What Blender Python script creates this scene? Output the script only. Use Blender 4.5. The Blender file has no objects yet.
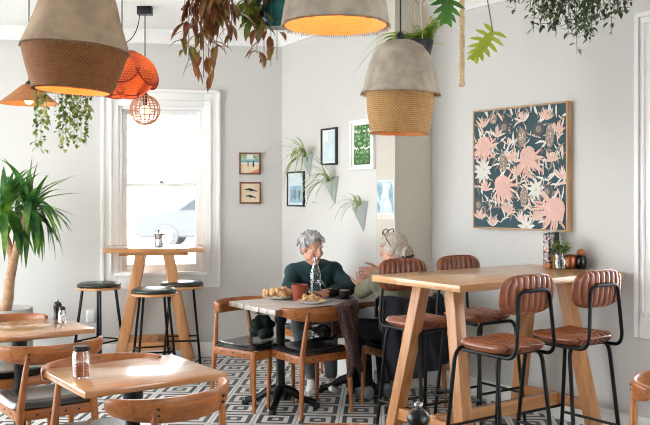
SKY_STRENGTH = 8
EXPOSURE = 0.44
import bpy, bmesh, math, random
from mathutils import Vector, Matrix, Euler, noise

random.seed(7)
S = bpy.context.scene
COL = S.collection
PI = math.pi
V = Vector

# ------------------------------------------------------------------ camera model (used to survey the room)
CAM_Z = 1.54
FPX = 870.0
CX, CY = 325.0, 195.0            # principal column, horizon row of the 650 x 425 frame

def at(px, py, Y):
    """point of the room seen at pixel (px, py) at depth Y"""
    return V(((px - CX) / FPX * Y, Y, CAM_Z - (py - CY) / FPX * Y))

def at_z(px, py, z):
    """point of the room seen at pixel (px, py) and lying at height z"""
    return at(px, py, FPX * (CAM_Z - z) / (py - CY))

TH = math.radians(35.4)          # the furniture and the right wall are turned by this angle
VX = V((math.cos(TH), math.sin(TH), 0))
UY = V((-math.sin(TH), math.cos(TH), 0))

# ------------------------------------------------------------------ objects
def tag(o, label=None, cat=None, group=None, kind=None):
    if label: o['label'] = label
    if cat: o['category'] = cat
    if group: o['group'] = group
    if kind: o['kind'] = kind
    return o

def empty(name, loc=(0, 0, 0), rz=0.0, label=None, cat=None, group=None):
    o = bpy.data.objects.new(name, None)
    o.empty_display_size = 0.05
    COL.objects.link(o)
    o.location = loc
    o.rotation_euler = (0, 0, rz)
    return tag(o, label, cat, group)

def copy_tree(o, parent=None):
    c = o.copy()
    COL.objects.link(c)
    c.parent = parent
    for ch in list(o.children):
        copy_tree(ch, c)
    return c

def frame_of(d):
    d = d.normalized()
    a = V((0, 0, 1)) if abs(d.z) < 0.9 else V((1, 0, 0))
    x = a.cross(d).normalized()
    y = d.cross(x).normalized()
    return x, y

class MB:
    """collects geometry for ONE mesh object"""
    def __init__(self):
        self.bm = bmesh.new()
        self.uv = self.bm.loops.layers.uv.new('UVMap')
        self.mi = 0
    def face(self, vs, uvs=None):
        try:
            f = self.bm.faces.new(vs)
        except ValueError:
            return None
        f.material_index = self.mi
        if uvs:
            for l, t in zip(f.loops, uvs): l[self.uv].uv = t
        return f
    def verts(self, pts): return [self.bm.verts.new(p) for p in pts]
    def poly(self, pts): return self.face(self.verts(pts))
    def hexa(self, p, bev=0.0, seg=2):
        """p: 8 corners, bottom ring then top ring"""
        v = self.verts(p)
        fs = []
        for q in ((3, 2, 1, 0), (4, 5, 6, 7), (0, 1, 5, 4), (1, 2, 6, 5), (2, 3, 7, 6), (3, 0, 4, 7)):
            fs.append(self.face([v[i] for i in q]))
        if bev > 0:
            es = list({e for f in fs for e in f.edges})
            bmesh.ops.bevel(self.bm, geom=es + v, offset=bev, segments=seg, profile=0.5, affect='EDGES', clamp_overlap=True, material=-1)
        return self
    def box(self, c, s, bev=0.0, M=None, seg=2):
        c = V(c); h = V(s) * 0.5
        p = [V((-h.x, -h.y, -h.z)), V((h.x, -h.y, -h.z)), V((h.x, h.y, -h.z)), V((-h.x, h.y, -h.z)),
             V((-h.x, -h.y, h.z)), V((h.x, -h.y, h.z)), V((h.x, h.y, h.z)), V((-h.x, h.y, h.z))]
        p = [(M @ q if M else q) + c for q in p]
        return self.hexa(p, bev, seg)
    def beam(self, a, b, w, d, bev=0.0, xa=None, w2=None, d2=None):
        """square bar from a to b; xa = direction of its width"""
        a = V(a); b = V(b)
        z = (b - a).normalized()
        x = V(xa) if xa else frame_of(z)[0]
        x = (x - z * x.dot(z)).normalized()
        y = z.cross(x)
        w2 = w if w2 is None else w2; d2 = d if d2 is None else d2
        p = []
        for c, ww, dd in ((a, w, d), (b, w2, d2)):
            for sx, sy in ((-1, -1), (1, -1), (1, 1), (-1, 1)):
                p.append(c + x * (sx * ww / 2) + y * (sy * dd / 2))
        return self.hexa(p, bev)
    def prism(self, outline, z0, z1, bev=0.0):
        n = len(outline)
        a = self.verts([V((x, y, z0)) for x, y in outline]); b = self.verts([V((x, y, z1)) for x, y in outline])
        fs = [self.face(a[::-1]), self.face(b)]
        for i in range(n):
            j = (i + 1) % n
            fs.append(self.face([a[i], a[j], b[j], b[i]]))
        if bev > 0:
            es = [e for e in set(fs[0].edges) | set(fs[1].edges)]
            bmesh.ops.bevel(self.bm, geom=es, offset=bev, segments=2, profile=0.5, affect='EDGES', clamp_overlap=True, material=-1)
        return self
    def tube(self, pts, r, n=10, caps=True, closed=False, sy=1.0):
        pts = [V(p) for p in pts]
        m = len(pts)
        rs = r if isinstance(r, (list, tuple)) else [r] * m
        rings = []
        px = None
        for i in range(m):
            if closed: d = pts[(i + 1) % m] - pts[i - 1]
            else: d = pts[min(i + 1, m - 1)] - pts[max(i - 1, 0)]
            if d.length < 1e-9: d = V((0, 0, 1))
            d.normalize()
            if px is None: x, y = frame_of(d)
            else:
                x = px - d * px.dot(d)
                x = x.normalized() if x.length > 1e-6 else frame_of(d)[0]
                y = d.cross(x)
            px = x
            rings.append(self.verts([pts[i] + x * (math.cos(2 * PI * k / n) * rs[i]) + y * (math.sin(2 * PI * k / n) * rs[i] * sy) for k in range(n)]))
        last = m if closed else m - 1
        for i in range(last):
            A, B = rings[i], rings[(i + 1) % m]
            for k in range(n):
                l = (k + 1) % n
                self.face([A[k], A[l], B[l], B[k]], [(k / n, i / m), ((k + 1) / n, i / m), ((k + 1) / n, (i + 1) / m), (k / n, (i + 1) / m)])
        if caps and not closed:
            self.face(rings[0][::-1]); self.face(rings[-1])
        return self
    def lathe(self, prof, n=40, c=(0, 0, 0), M=None, mats=None):
        """prof: (radius, z) list; r == 0 closes on the axis"""
        c = V(c)
        rings = []
        L = 0; ls = [0]
        for i in range(1, len(prof)):
            L += math.hypot(prof[i][0] - prof[i - 1][0], prof[i][1] - prof[i - 1][1]); ls.append(L)
        for r, z in prof:
            if r < 1e-6:
                p = V((0, 0, z)); rings.append([self.bm.verts.new((M @ p if M else p) + c)])
            else:
                ps = [V((r * math.cos(2 * PI * k / n), r * math.sin(2 * PI * k / n), z)) for k in range(n)]
                rings.append(self.verts([(M @ p if M else p) + c for p in ps]))
        for i in range(len(prof) - 1):
            if mats: self.mi = mats[i]
            A, B = rings[i], rings[i + 1]
            for k in range(n):
                l = (k + 1) % n
                uv = [(k / n, ls[i]), ((k + 1) / n, ls[i]), ((k + 1) / n, ls[i + 1]), (k / n, ls[i + 1])]
                if len(A) == 1 and len(B) == 1: continue
                if len(A) == 1: self.face([A[0], B[l], B[k]], [uv[0], uv[2], uv[3]])
                elif len(B) == 1: self.face([A[k], A[l], B[0]], uv[:3])
                else: self.face([A[k], A[l], B[l], B[k]], uv)
        return self
    def ball(self, c, r, sc=(1, 1, 1), n=20, m=12, M=None):
        prof = [(r * math.sin(PI * i / m), -r * math.cos(PI * i / m)) for i in range(m + 1)]
        prof[0] = (0, -r); prof[-1] = (0, r)
        D = Matrix.Diagonal(V(sc))
        return self.lathe(prof, n, c, (M @ D) if M else D)
    def grid(self, f, nx, ny, close_x=False):
        g = [[self.bm.verts.new(f(i / nx, j / ny)) for i in range(nx + (0 if close_x else 1))] for j in range(ny + 1)]
        for j in range(ny):
            for i in range(nx):
                k = (i + 1) % len(g[0])
                self.face([g[j][i], g[j][k], g[j + 1][k], g[j + 1][i]], [(i / nx, j / ny), ((i + 1) / nx, j / ny), ((i + 1) / nx, (j + 1) / ny), (i / nx, (j + 1) / ny)])
        return self
    def pad(self, w, d, tt, tb, nx=24, ny=24, sq=5.0, edge=6.0, channels=0, depth=0.006, T=None, axis='x', power=0.5):
        """upholstered rounded pad in XY; tt/tb thickness above/below; channels grooves run along the other axis"""
        T = T or (lambda p: p)
        def xy(a, b):
            m = max(abs(a), abs(b))
            if m < 1e-6: return V((0, 0, 0))
            sa, sb = a / m, b / m
            k = 1 / (abs(sa) ** sq + abs(sb) ** sq) ** (1 / sq)
            k = 1 + (k - 1) * m ** 2
            return V((a * k * w / 2, b * k * d / 2, 0))
        def prof(a, b):
            m = max(abs(a), abs(b))
            return (1 - m ** edge) ** power if m < 1 else 0.0
        def gro(a, b):
            if not channels: return 0
            s = a if axis == 'x' else b
            t = (s + 1) / 2 * channels
            fr = abs(t - math.floor(t) - 0.5) * 2       # 1 at groove
            return depth * fr ** 3
        top = {}; bot = {}
        for j in range(ny + 1):
            for i in range(nx + 1):
                a = -1 + 2 * i / nx; b = -1 + 2 * j / ny
                p = xy(a, b); pr = prof(a, b)
                edgev = i in (0, nx) or j in (0, ny)
                g = gro(a, b) * min(1, pr * 1.2)
                top[i, j] = self.bm.verts.new(T(p + V((0, 0, tt * pr - g))))
                bot[i, j] = top[i, j] if edgev else self.bm.verts.new(T(p + V((0, 0, -tb * pr + (g if tb > 0.012 else 0)))))
        for j in range(ny):
            for i in range(nx):
                self.face([top[i, j], top[i + 1, j], top[i + 1, j + 1], top[i, j + 1]])
                q = [bot[i, j + 1], bot[i + 1, j + 1], bot[i + 1, j], bot[i, j]]
                if len(set(q)) == 4: self.face(q)
        return self
    def leaf(self, base, d, L, W, nrm=None, droop=0.0, segs=5, fold=0.15, tipw=0.5, waist=None):
        """a leaf blade with a folded midrib: starts at base, heads along d, bends down by droop"""
        d = V(d).normalized(); p = V(base)
        nrm = V(nrm) if nrm else V((0, 0, 1))
        s = d.cross(nrm)
        if s.length < 1e-3: s = d.cross(V((1, 0, 0.3)))
        s.normalize()
        rows = []
        for i in range(segs + 1):
            t = i / segs
            w = W * 0.5 * (math.sin(PI * min(1, t ** tipw)) if waist is None else waist(t))
            w = max(w, 0.0004)
            up = s.cross(d).normalized()
            rows.append(self.verts([p - s * w + up * (fold * w), p, p + s * w + up * (fold * w)]))
            d = (d + V((0, 0, -droop / segs))).normalized()
            p = p + d * (L / segs)
        for i in range(segs):
            A, B = rows[i], rows[i + 1]
            self.face([A[0], A[1], B[1], B[0]], [(0, i / segs), (.5, i / segs), (.5, (i + 1) / segs), (0, (i + 1) / segs)])
            self.face([A[1], A[2], B[2], B[1]], [(.5, i / segs), (1, i / segs), (1, (i + 1) / segs), (.5, (i + 1) / segs)])
        return p
    def build(self, name, mats, parent=None, smooth=35.0, fixn=True):
        me = bpy.data.meshes.new(name)
        if fixn: bmesh.ops.recalc_face_normals(self.bm, faces=self.bm.faces[:])
        self.bm.to_mesh(me); self.bm.free()
        for m in (mats if isinstance(mats, (list, tuple)) else [mats]): me.materials.append(m)
        if smooth:
            me.shade_smooth()
            me.set_sharp_from_angle(angle=math.radians(smooth))
        o = bpy.data.objects.new(name, me)
        COL.objects.link(o)
        if parent: o.parent = parent
        return o

def skin(mb, name, mats, parent, voxel=0.006, smooth_it=6, color=None):
    """fuse everything collected into one continuous surface (voxel remesh + smoothing)"""
    o = mb.build(name, mats, parent, smooth=0)
    r = o.modifiers.new('fuse', 'REMESH'); r.mode = 'VOXEL'; r.voxel_size = voxel
    s = o.modifiers.new('soft', 'SMOOTH'); s.iterations = smooth_it; s.factor = 0.5
    dg = bpy.context.evaluated_depsgraph_get()
    me = bpy.data.meshes.new_from_object(o.evaluated_get(dg))
    o.modifiers.clear()
    old = o.data; o.data = me; bpy.data.meshes.remove(old)
    me.name = name
    me.materials.clear()
    for m in (mats if isinstance(mats, (list, tuple)) else [mats]): me.materials.append(m)
    if color:
        for f in me.polygons: f.material_index = color(f.center, f.normal)
    else:
        for f in me.polygons: f.material_index = 0
    me.shade_smooth()
    return o

def bez(p0, p1, p2, n=8):
    p0, p1, p2 = V(p0), V(p1), V(p2)
    return [p0 * (1 - t) ** 2 + p1 * 2 * t * (1 - t) + p2 * t * t for t in [i / n for i in range(n + 1)]]

def round_path(pts, r, n=5):
    """polyline with rounded corners"""
    pts = [V(p) for p in pts]
    out = [pts[0]]
    for i in range(1, len(pts) - 1):
        a, b, c = pts[i - 1], pts[i], pts[i + 1]
        k = min(r, (a - b).length * 0.49, (c - b).length * 0.49)
        out += bez(b + (a - b).normalized() * k, b, b + (c - b).normalized() * k, n)
    out.append(pts[-1])
    return out

# ------------------------------------------------------------------ materials
MATS = {}
class NT:
    def __init__(self, name):
        m = bpy.data.materials.new(name); m.use_nodes = True
        self.m = m; self.nt = m.node_tree; self.n = self.nt.nodes; self.l = self.nt.links
        self.b = self.n['Principled BSDF']; self.out = self.n['Material Output']
    def add(self, t, **kw):
        n = self.n.new(t)
        for k, v in kw.items():
            if k in n.inputs.keys(): n.inputs[k].default_value = v
            else: setattr(n, k, v)
        return n
    def link(self, a, b): self.l.new(a, b)
    def ramp(self, fac, stops):
        r = self.n.new('ShaderNodeValToRGB')
        e = r.color_ramp.elements
        while len(e) < len(stops): e.new(0.5)
        for k, (p, c) in zip(e, stops): k.position = p; k.color = (*c, 1)
        self.link(fac, r.inputs[0]); return r.outputs[0]
    def coords(self, kind='Object', scale=(1, 1, 1), rot=(0, 0, 0)):
        tc = self.n.new('ShaderNodeTexCoord'); mp = self.n.new('ShaderNodeMapping')
        mp.inputs['Scale'].default_value = scale; mp.inputs['Rotation'].default_value = rot
        self.link(tc.outputs[kind], mp.inputs[0]); return mp.outputs[0]
    def noise(self, vec, scale, detail=4, rough=0.5, dist=0.0):
        n = self.n.new('ShaderNodeTexNoise'); n.inputs['Scale'].default_value = scale
        n.inputs['Detail'].default_value = detail; n.inputs['Roughness'].default_value = rough; n.inputs['Distortion'].default_value = dist
        self.link(vec, n.inputs['Vector']); return n.outputs['Fac']
    def bump(self, h, strength=0.2, dist=0.01):
        b = self.n.new('ShaderNodeBump'); b.inputs['Strength'].default_value = strength; b.inputs['Distance'].default_value = dist
        self.link(h, b.inputs['Height']); self.link(b.outputs[0], self.b.inputs['Normal']); return b
    def math(self, op, a, b=None, c=None):
        n = self.n.new('ShaderNodeMath'); n.operation = op
        for i, x in enumerate((a, b, c)):
            if x is None: continue
            if isinstance(x, (int, float)): n.inputs[i].default_value = x
            else: self.link(x, n.inputs[i])
        return n.outputs[0]
    def set(self, **kw):
        for k, v in kw.items():
            self.b.inputs[k.replace('_', ' ')].default_value = v
        return self

def lin(h):
    """sRGB 0-255 triple -> linear"""
    return tuple(((c / 255) / 12.92 if c / 255 <= 0.04045 else ((c / 255 + 0.055) / 1.055) ** 2.4) for c in h)

def plain(name, c, rough=0.5, metal=0.0, spec=0.5, var=0.08, scale=12, bump=0.0, bscale=80):
    t = NT(name); c = lin(c)
    v = t.coords()
    n = t.noise(v, scale)
    t.link(t.ramp(n, [(0.3, tuple(x * (1 - var) for x in c)), (0.7, tuple(min(1, x * (1 + var)) for x in c))]), t.b.inputs['Base Color'])
    t.set(Roughness=rough, Metallic=metal)
    t.b.inputs['Specular IOR Level'].default_value = spec
    if bump: t.bump(t.noise(v, bscale, 3), bump, 0.004)
    return t.m

def wood(name, a, b, axis='x', rough=0.38, scale=1.0, coat=0.0, bump=0.06):
    t = NT(name)
    k = 9 * scale
    st = {'x': (0.07, 1, 1), 'y': (1, 0.07, 1), 'z': (1, 1, 0.07)}[axis]
    v = t.coords('Object', tuple(k * s for s in st))
    n1 = t.noise(v, 2.2, 6, 0.6, 0.6)
    n2 = t.noise(v, 14, 3, 0.6, 0.0)
    mix = t.math('ADD', t.math('MULTIPLY', n1, 0.72), t.math('MULTIPLY', n2, 0.28))
    a, b = lin(a), lin(b)
    mid = tuple((x + y) / 2 for x, y in zip(a, b))
    t.link(t.ramp(mix, [(0.32, b), (0.5, mid), (0.66, a)]), t.b.inputs['Base Color'])
    t.set(Roughness=rough)
    if coat:
        t.b.inputs['Coat Weight'].default_value = coat; t.b.inputs['Coat Roughness'].default_value = 0.11
    t.bump(mix, bump, 0.004)
    return t.m

def leafmat(name, a, b, c=None, scale=6, rough=0.4, trans=0.25, light=None):
    t = NT(name)
    v = t.coords()
    n = t.noise(v, scale, 2)
    a, b = lin(a), lin(b)
    st = [(0.33, a), (0.66, b)]
    if c: st = [(0.28, a), (0.5, b), (0.72, lin(c))]
    col = t.ramp(n, st)
    t.link(col, t.b.inputs['Base Color'])
    t.set(Roughness=rough)
    tr = t.add('ShaderNodeBsdfTranslucent'); t.link(col, tr.inputs['Color'])
    mx = t.add('ShaderNodeMixShader'); mx.inputs[0].default_value = trans
    t.link(t.b.outputs[0], mx.inputs[1]); t.link(tr.outputs[0], mx.inputs[2]); t.link(mx.outputs[0], t.out.inputs[0])
    return t.m

def leather(name, a, b, rough=0.42, scale=9, coat=0.0):
    t = NT(name); v = t.coords()
    t.b.inputs['Coat Weight'].default_value = coat; t.b.inputs['Coat Roughness'].default_value = 0.22
    n = t.noise(v, scale, 4)
    t.link(t.ramp(n, [(0.3, lin(a)), (0.7, lin(b))]), t.b.inputs['Base Color'])
    t.set(Roughness=rough)
    t.bump(t.noise(v, 160, 3), 0.12, 0.003)
    return t.m

def emit(name, c, s):
    t = NT(name)
    t.b.inputs['Base Color'].default_value = (*lin(c), 1)
    t.b.inputs['Emission Color'].default_value = (*lin(c), 1)
    t.b.inputs['Emission Strength'].default_value = s
    return t.m

def glass(name, c=(255, 255, 255), rough=0.0, ior=1.45):
    t = NT(name)
    t.set(Roughness=rough, IOR=ior); t.b.inputs['Base Color'].default_value = (*lin(c), 1)
    t.b.inputs['Transmission Weight'].default_value = 1.0
    return t.m

def pane_mat(name):
    t = NT(name)
    tr = t.add('ShaderNodeBsdfTransparent'); gl = t.add('ShaderNodeBsdfGlossy'); gl.inputs['Roughness'].default_value = 0.02
    fr = t.add('ShaderNodeFresnel'); fr.inputs['IOR'].default_value = 1.45
    mx = t.add('ShaderNodeMixShader')
    t.link(fr.outputs[0], mx.inputs[0]); t.link(tr.outputs[0], mx.inputs[1]); t.link(gl.outputs[0], mx.inputs[2]); t.link(mx.outputs[0], t.out.inputs[0])
    return t.m

def plaster(name, c, var=0.03):
    t = NT(name); v = t.coords(); c = lin(c)
    n = t.noise(v, 1.3, 4)
    t.link(t.ramp(n, [(0.3, tuple(x * (1 - var) for x in c)), (0.7, tuple(min(1, x * (1 + var * .5)) for x in c))]), t.b.inputs['Base Color'])
    t.set(Roughness=0.62)
    t.bump(t.noise(v, 60, 3), 0.04, 0.004)
    return t.m

def weave(name, a, b, nu, nv, trans=0.0, bump=0.6, herring=True):
    """basket weave on UVs (u round the shade, v metres along it)"""
    t = NT(name)
    tc = t.n.new('ShaderNodeTexCoord'); sep = t.n.new('ShaderNodeSeparateXYZ'); t.link(tc.outputs['UV'], sep.inputs[0])
    u = t.math('MULTIPLY', sep.outputs[0], nu); w = t.math('MULTIPLY', sep.outputs[1], nv)
    row = t.math('FLOOR', w)
    if herring:
        par = t.math('MULTIPLY', t.math('SUBTRACT', t.math('MODULO', row, 2.0), 0.5), 2.0)
        sh = t.math('MULTIPLY', t.math('FRACT', w), par)
        q = t.math('ADD', u, sh)
    else:
        q = t.math('ADD', u, t.math('MULTIPLY', t.math('MODULO', row, 2.0), 0.5))
    fu = t.math('FRACT', q)
    hu = t.math('SINE', t.math('MULTIPLY', fu, PI)); hv = t.math('SINE', t.math('MULTIPLY', t.math('FRACT', w), PI))
    h = t.math('POWER', t.math('MULTIPLY', hu, hv), 0.5)
    nz = t.noise(tc.outputs['Object'], 40, 3)
    nb = t.noise(tc.outputs['Object'], 7, 3)
    f = t.math('ADD', t.math('MULTIPLY', h, 0.55), t.math('ADD', t.math('MULTIPLY', nz, 0.35), t.math('MULTIPLY', nb, 0.3)))
    col = t.ramp(f, [(0.3, lin(b)), (0.85, lin(a))])
    t.link(col, t.b.inputs['Base Color']); t.set(Roughness=0.7)
    t.bump(h, bump, 0.006)
    if trans:
        tr = t.add('ShaderNodeBsdfTranslucent'); t.link(col, tr.inputs['Color'])
        mx = t.add('ShaderNodeMixShader'); mx.inputs[0].default_value = trans
        t.link(t.b.outputs[0], mx.inputs[1]); t.link(tr.outputs[0], mx.inputs[2]); t.link(mx.outputs[0], t.out.inputs[0])
    return t.m

def tile_mat(name, size, ang):
    t = NT(name)
    v = t.coords('Object', (1 / size, 1 / size, 1), (0, 0, ang))
    sep = t.n.new('ShaderNodeSeparateXYZ'); t.link(v, sep.inputs[0])
    def cell(x): return t.math('ABSOLUTE', t.math('SUBTRACT', t.math('MULTIPLY', t.math('FRACT', x), 2.0), 1.0))
    x, y = cell(sep.outputs[0]), cell(sep.outputs[1])
    d = t.math('MAXIMUM', x, y)
    ramp = t.n.new('ShaderNodeValToRGB'); ramp.color_ramp.interpolation = 'CONSTANT'
    e = ramp.color_ramp.elements
    L, D, G = lin((226, 225, 222)), lin((54, 59, 66)), lin((150, 152, 156))
    stops = [(0, L), (0.15, D), (0.38, L), (0.62, D), (0.84, L), (0.975, G)]
    while len(e) < len(stops): e.new(0.5)
    for k, (p, c) in zip(e, stops): k.position = p; k.color = (*c, 1)
    t.link(d, ramp.inputs[0])
    nz = t.noise(t.coords(), 5, 4)
    mul = t.n.new('ShaderNodeMix'); mul.data_type = 'RGBA'; mul.blend_type = 'MULTIPLY'; mul.inputs[0].default_value = 0.25
    t.link(ramp.outputs[0], mul.inputs[6]); t.link(t.ramp(nz, [(0.3, (0.7, 0.7, 0.7)), (0.7, (1, 1, 1))]), mul.inputs[7])
    t.link(mul.outputs[2], t.b.inputs['Base Color'])
    t.set(Roughness=0.42)
    return t.m

M = dict(
    wall=plaster('wall_plaster', (211, 208, 203)),
    pier=plaster('pier_plaster', (204, 197, 184)),
    ceiling=plaster('ceiling_plaster', (246, 244, 241)),
    trim=plain('white_gloss_paint', (244, 243, 240), 0.35, var=0.0),
    tile=tile_mat('encaustic_tile', 0.29, math.radians(3.7)),
    oak=wood('oak_table', (214, 156, 98), (168, 106, 58), 'x', 0.3, coat=1.0),
    oak_y=wood('oak_crosswise', (214, 156, 98), (168, 106, 58), 'y', 0.34),
    oak_z=wood('oak_leg', (212, 156, 104), (168, 108, 64), 'z', 0.4),
    pine_top=wood('pale_bar_top', (222, 176, 122), (184, 130, 80), 'x', 0.3, coat=0.5),
    teak=wood('warm_chair_wood', (186, 114, 58), (120, 66, 30), 'x', 0.35, scale=1.6),
    teak_z=wood('warm_chair_leg', (186, 114, 58), (122, 68, 32), 'z', 0.38, scale=1.6),
    plank=wood('glare_pale_plank', (212, 204, 198), (170, 158, 150), 'x', 0.3, coat=0.4),  # pale colour stands in for the window reflected in the top
    plank_edge=wood('plank_edge', (150, 96, 58), (104, 62, 36), 'x', 0.4),
    frame_wood=wood('picture_frame_wood', (150, 96, 60), (100, 58, 36), 'x', 0.4, scale=3),
    pale_wood=wood('pale_frame_wood', (200, 164, 124), (168, 128, 90), 'z', 0.45, scale=3),
    black_leather=leather('black_leather', (10, 11, 13), (20, 22, 26), 0.24, 9, .5),
    tan_leather=leather('tan_leather', (158, 88, 54), (118, 60, 34), 0.26, 9, .6),
    green_vinyl=leather('dark_green_vinyl', (48, 56, 44), (34, 41, 34), 0.28),
    black_metal=plain('black_powder_coat', (9, 9, 11), 0.36, 0.0, 0.22),
    iron=plain('cast_iron', (14, 15, 18), 0.4, 0.2, bump=0.1),
    steel=plain('brushed_steel', (170, 172, 176), 0.25, 1.0),
    black_plastic=plain('black_plastic', (10, 10, 12), 0.3),
    rubber=plain('black_foot', (18, 18, 18), 0.6),
    black_cord=plain('black_cord', (24, 24, 24), 0.6),
    felt=plain('grey_felt', (168, 154, 138), 0.9, var=0.22, scale=16, bump=0.3, bscale=50),
    felt_brown=plain('brown_felt', (156, 132, 108), 0.9, var=0.24, scale=12, bump=0.3, bscale=50),
    weave_brown=weave('brown_basket_weave', (176, 112, 60), (104, 60, 28), 80, 120, 0.3),
    weave_tan=weave('tan_basket_weave', (212, 164, 104), (132, 86, 44), 56, 92, 0.10),
    weave_in=weave('inner_basket_weave', (226, 166, 108), (196, 128, 70), 80, 120, 0.0, 0.4),
    rattan=weave('fine_rattan', (206, 150, 96), (150, 96, 54), 90, 120, 0.25, 0.4),
    orange_weave=weave('orange_string_weave', (250, 136, 72), (186, 66, 28), 16, 64, 0.35, 0.9, herring=False),
    bamboo=plain('pale_bamboo', (196, 130, 90), 0.5), orange_edge=plain('dark_orange_cord', (150, 44, 20), 0.7),
    bulb=emit('lit_bulb', (255, 206, 140), 14.0),
    bulb_soft=emit('frosted_bulb', (255, 230, 196), 2.2),
    concrete=plain('grey_pot', (176, 172, 166), 0.7, var=0.1, bump=0.15),
    black_pot=plain('black_pot', (26, 26, 28), 0.5),
    teal_glaze=plain('teal_glaze', (24, 92, 92), 0.2, var=0.4, scale=20),
    terracotta=plain('terracotta', (146, 64, 44), 0.6, var=0.1),
    planter=plain('pale_grey_planter', (176, 182, 180), 0.5, var=0.04),
    soil=plain('soil', (60, 44, 34), 0.9, var=0.3, scale=40),
    trunk=plain('yucca_trunk', (170, 132, 100), 0.8, var=0.25, scale=30, bump=0.5, bscale=30),
    jute=plain('jute_rope', (214, 184, 144), 0.85, var=0.15, scale=40, bump=0.4, bscale=60),
    yucca=leafmat('yucca_leaf', (28, 66, 40), (78, 130, 54), (146, 186, 72), 6),
    spider=leafmat('spider_plant_leaf', (128, 156, 92), (206, 214, 160), None, 14, 0.5, 0.35),
    pearls=leafmat('trailing_leaf', (54, 84, 40), (128, 148, 70), (226, 222, 150), 16, 0.5, 0.35),
    fern=leafmat('bright_fern_leaf', (140, 182, 52), (190, 214, 92), None, 10, 0.5, 0.4),
    philo=leafmat('split_leaf_green', (50, 104, 36), (92, 146, 52), None, 8, 0.4, 0.3),
    philo_lime=leafmat('split_leaf_lime', (142, 164, 44), (186, 196, 72), None, 8, 0.4, 0.4),  # yellow-green leaf colour, used for a single leaf
    vine=leafmat('dark_vine_leaf', (38, 54, 34), (70, 88, 52), (96, 112, 68), 20, 0.4, 0.2),
    bronze=leafmat('bronze_leaf', (104, 44, 34), (150, 94, 54), (134, 136, 62), 9, 0.32, 0.3),
    bronze_green=leafmat('olive_leaf', (70, 96, 34), (112, 124, 48), (106, 52, 36), 6, 0.35, 0.3),
    stem=plain('green_stem', (96, 110, 60), 0.6),
    stem_brown=plain('brown_stem', (92, 66, 48), 0.7),
    herb=leafmat('herb_leaf', (74, 118, 40), (140, 168, 70), None, 20, 0.5, 0.35),
    glass=glass('clear_glass'),
    water=glass('water', (235, 242, 244), 0.0, 1.33),
    pane=pane_mat('window_pane'),
    china=plain('white_china', (236, 234, 230), 0.2, var=0.02),
    dark_china=plain('dark_stoneware', (38, 38, 40), 0.3),
    coffee=plain('coffee_crema', (206, 152, 100), 0.5),
    pastry=plain('golden_pastry', (212, 166, 116), 0.7, var=0.35, scale=40, bump=0.6, bscale=40),
    cinnamon=plain('cinnamon_sugar', (196, 104, 44), 0.85, var=0.15, scale=60, bump=0.3),
    salt=plain('white_salt', (236, 234, 230), 0.8),
    skin=plain('skin', (206, 150, 126), 0.5, var=0.08, scale=30),
    lips=plain('lips', (170, 96, 86), 0.45),
    eyewhite=plain('eye_white', (232, 228, 222), 0.25, var=0.01),
    iris=plain('dark_iris', (44, 34, 30), 0.2),
    hair_grey=plain('grey_hair', (164, 162, 162), 0.55, var=0.4, scale=60, bump=0.5, bscale=90),
    hair_blond=plain('ash_blond_hair', (176, 162, 148), 0.5, var=0.25, scale=50, bump=0.5, bscale=90),
    teal_knit=plain('dark_teal_knit', (20, 50, 54), 0.9, var=0.15, scale=30, bump=0.3, bscale=120),
    olive_cloth=plain('olive_cloth', (108, 104, 84), 0.9, var=0.12, scale=20, bump=0.25, bscale=60),
    grey_denim=plain('grey_denim', (104, 112, 116), 0.9, var=0.15, scale=20),
    dark_denim=plain('dark_trousers', (15, 17, 23), 0.9, var=0.15),
    white_shoe=plain('white_shoe', (222, 220, 214), 0.6),
    navy_coat=plain('navy_coat', (17, 21, 30), 0.85, var=0.2, scale=14, bump=0.3, bscale=20),
    bottle_green=plain('dark_green_wool', (20, 36, 31), 0.9, var=0.2),
    scarf=plain('speckled_scarf', (74, 56, 54), 0.95, var=0.8, scale=70, bump=0.8, bscale=70),
    canvas=plain('dark_teal_canvas', (46, 76, 84), 0.7, var=0.1),
    petal_pink=plain('pink_paint', (224, 178, 166), 0.7, var=0.06),
    petal_white=plain('white_paint', (222, 220, 212), 0.7, var=0.05),
    petal_cream=plain('cream_paint', (222, 196, 178), 0.7, var=0.08),
    petal_taupe=plain('taupe_paint', (146, 134, 120), 0.7, var=0.15),
    petal_grey=plain('smoke_paint', (84, 84, 88), 0.7, var=0.15),
    paper=plain('white_paper', (236, 234, 228), 0.6, var=0.03),
    sand=plain('sand_print', (226, 206, 178), 0.7, var=0.1),
    sea=plain('sea_print', (130, 180, 180), 0.7, var=0.2),
    coral=plain('coral_print', (200, 130, 96), 0.7, var=0.2),
    ink=plain('ink', (38, 40, 46), 0.7),
    forest=plain('forest_print', (60, 112, 56), 0.7, var=0.4, scale=40),
    moss=plain('moss_print', (152, 178, 132), 0.7, var=0.3, scale=50),
    blue_wash=plain('blue_wash', (150, 180, 198), 0.7, var=0.25, scale=20), pale_wash=plain('pale_wash', (206, 220, 226), 0.7, var=0.08, scale=20),
    peach=plain('peach_print', (240, 206, 184), 0.7),
    black_frame=plain('black_frame', (34, 38, 44), 0.4),
    mirror=plain('mirror_glass', (225, 230, 232), 0.05, 1.0, var=0.0),
    pavement=plain('pale_pavement', (226, 224, 220), 0.9),
    car_paint=plain('slate_paint', (96, 97, 98), 0.6, 0.0, 0.05),
    car_glass=plain('car_glass', (66, 69, 74), 0.3, 0.0, 0.05),
    tyre=plain('tyre', (96, 97, 99), 0.8, 0.0, 0.05),
    yellow=plain('yellow_label', (224, 172, 60), 0.5),
    copper=plain('copper', (170, 104, 70), 0.3, 0.8),
    hedge=leafmat('hazy_tree', (150, 165, 140), (190, 200, 180), None, 6),
)

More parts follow.
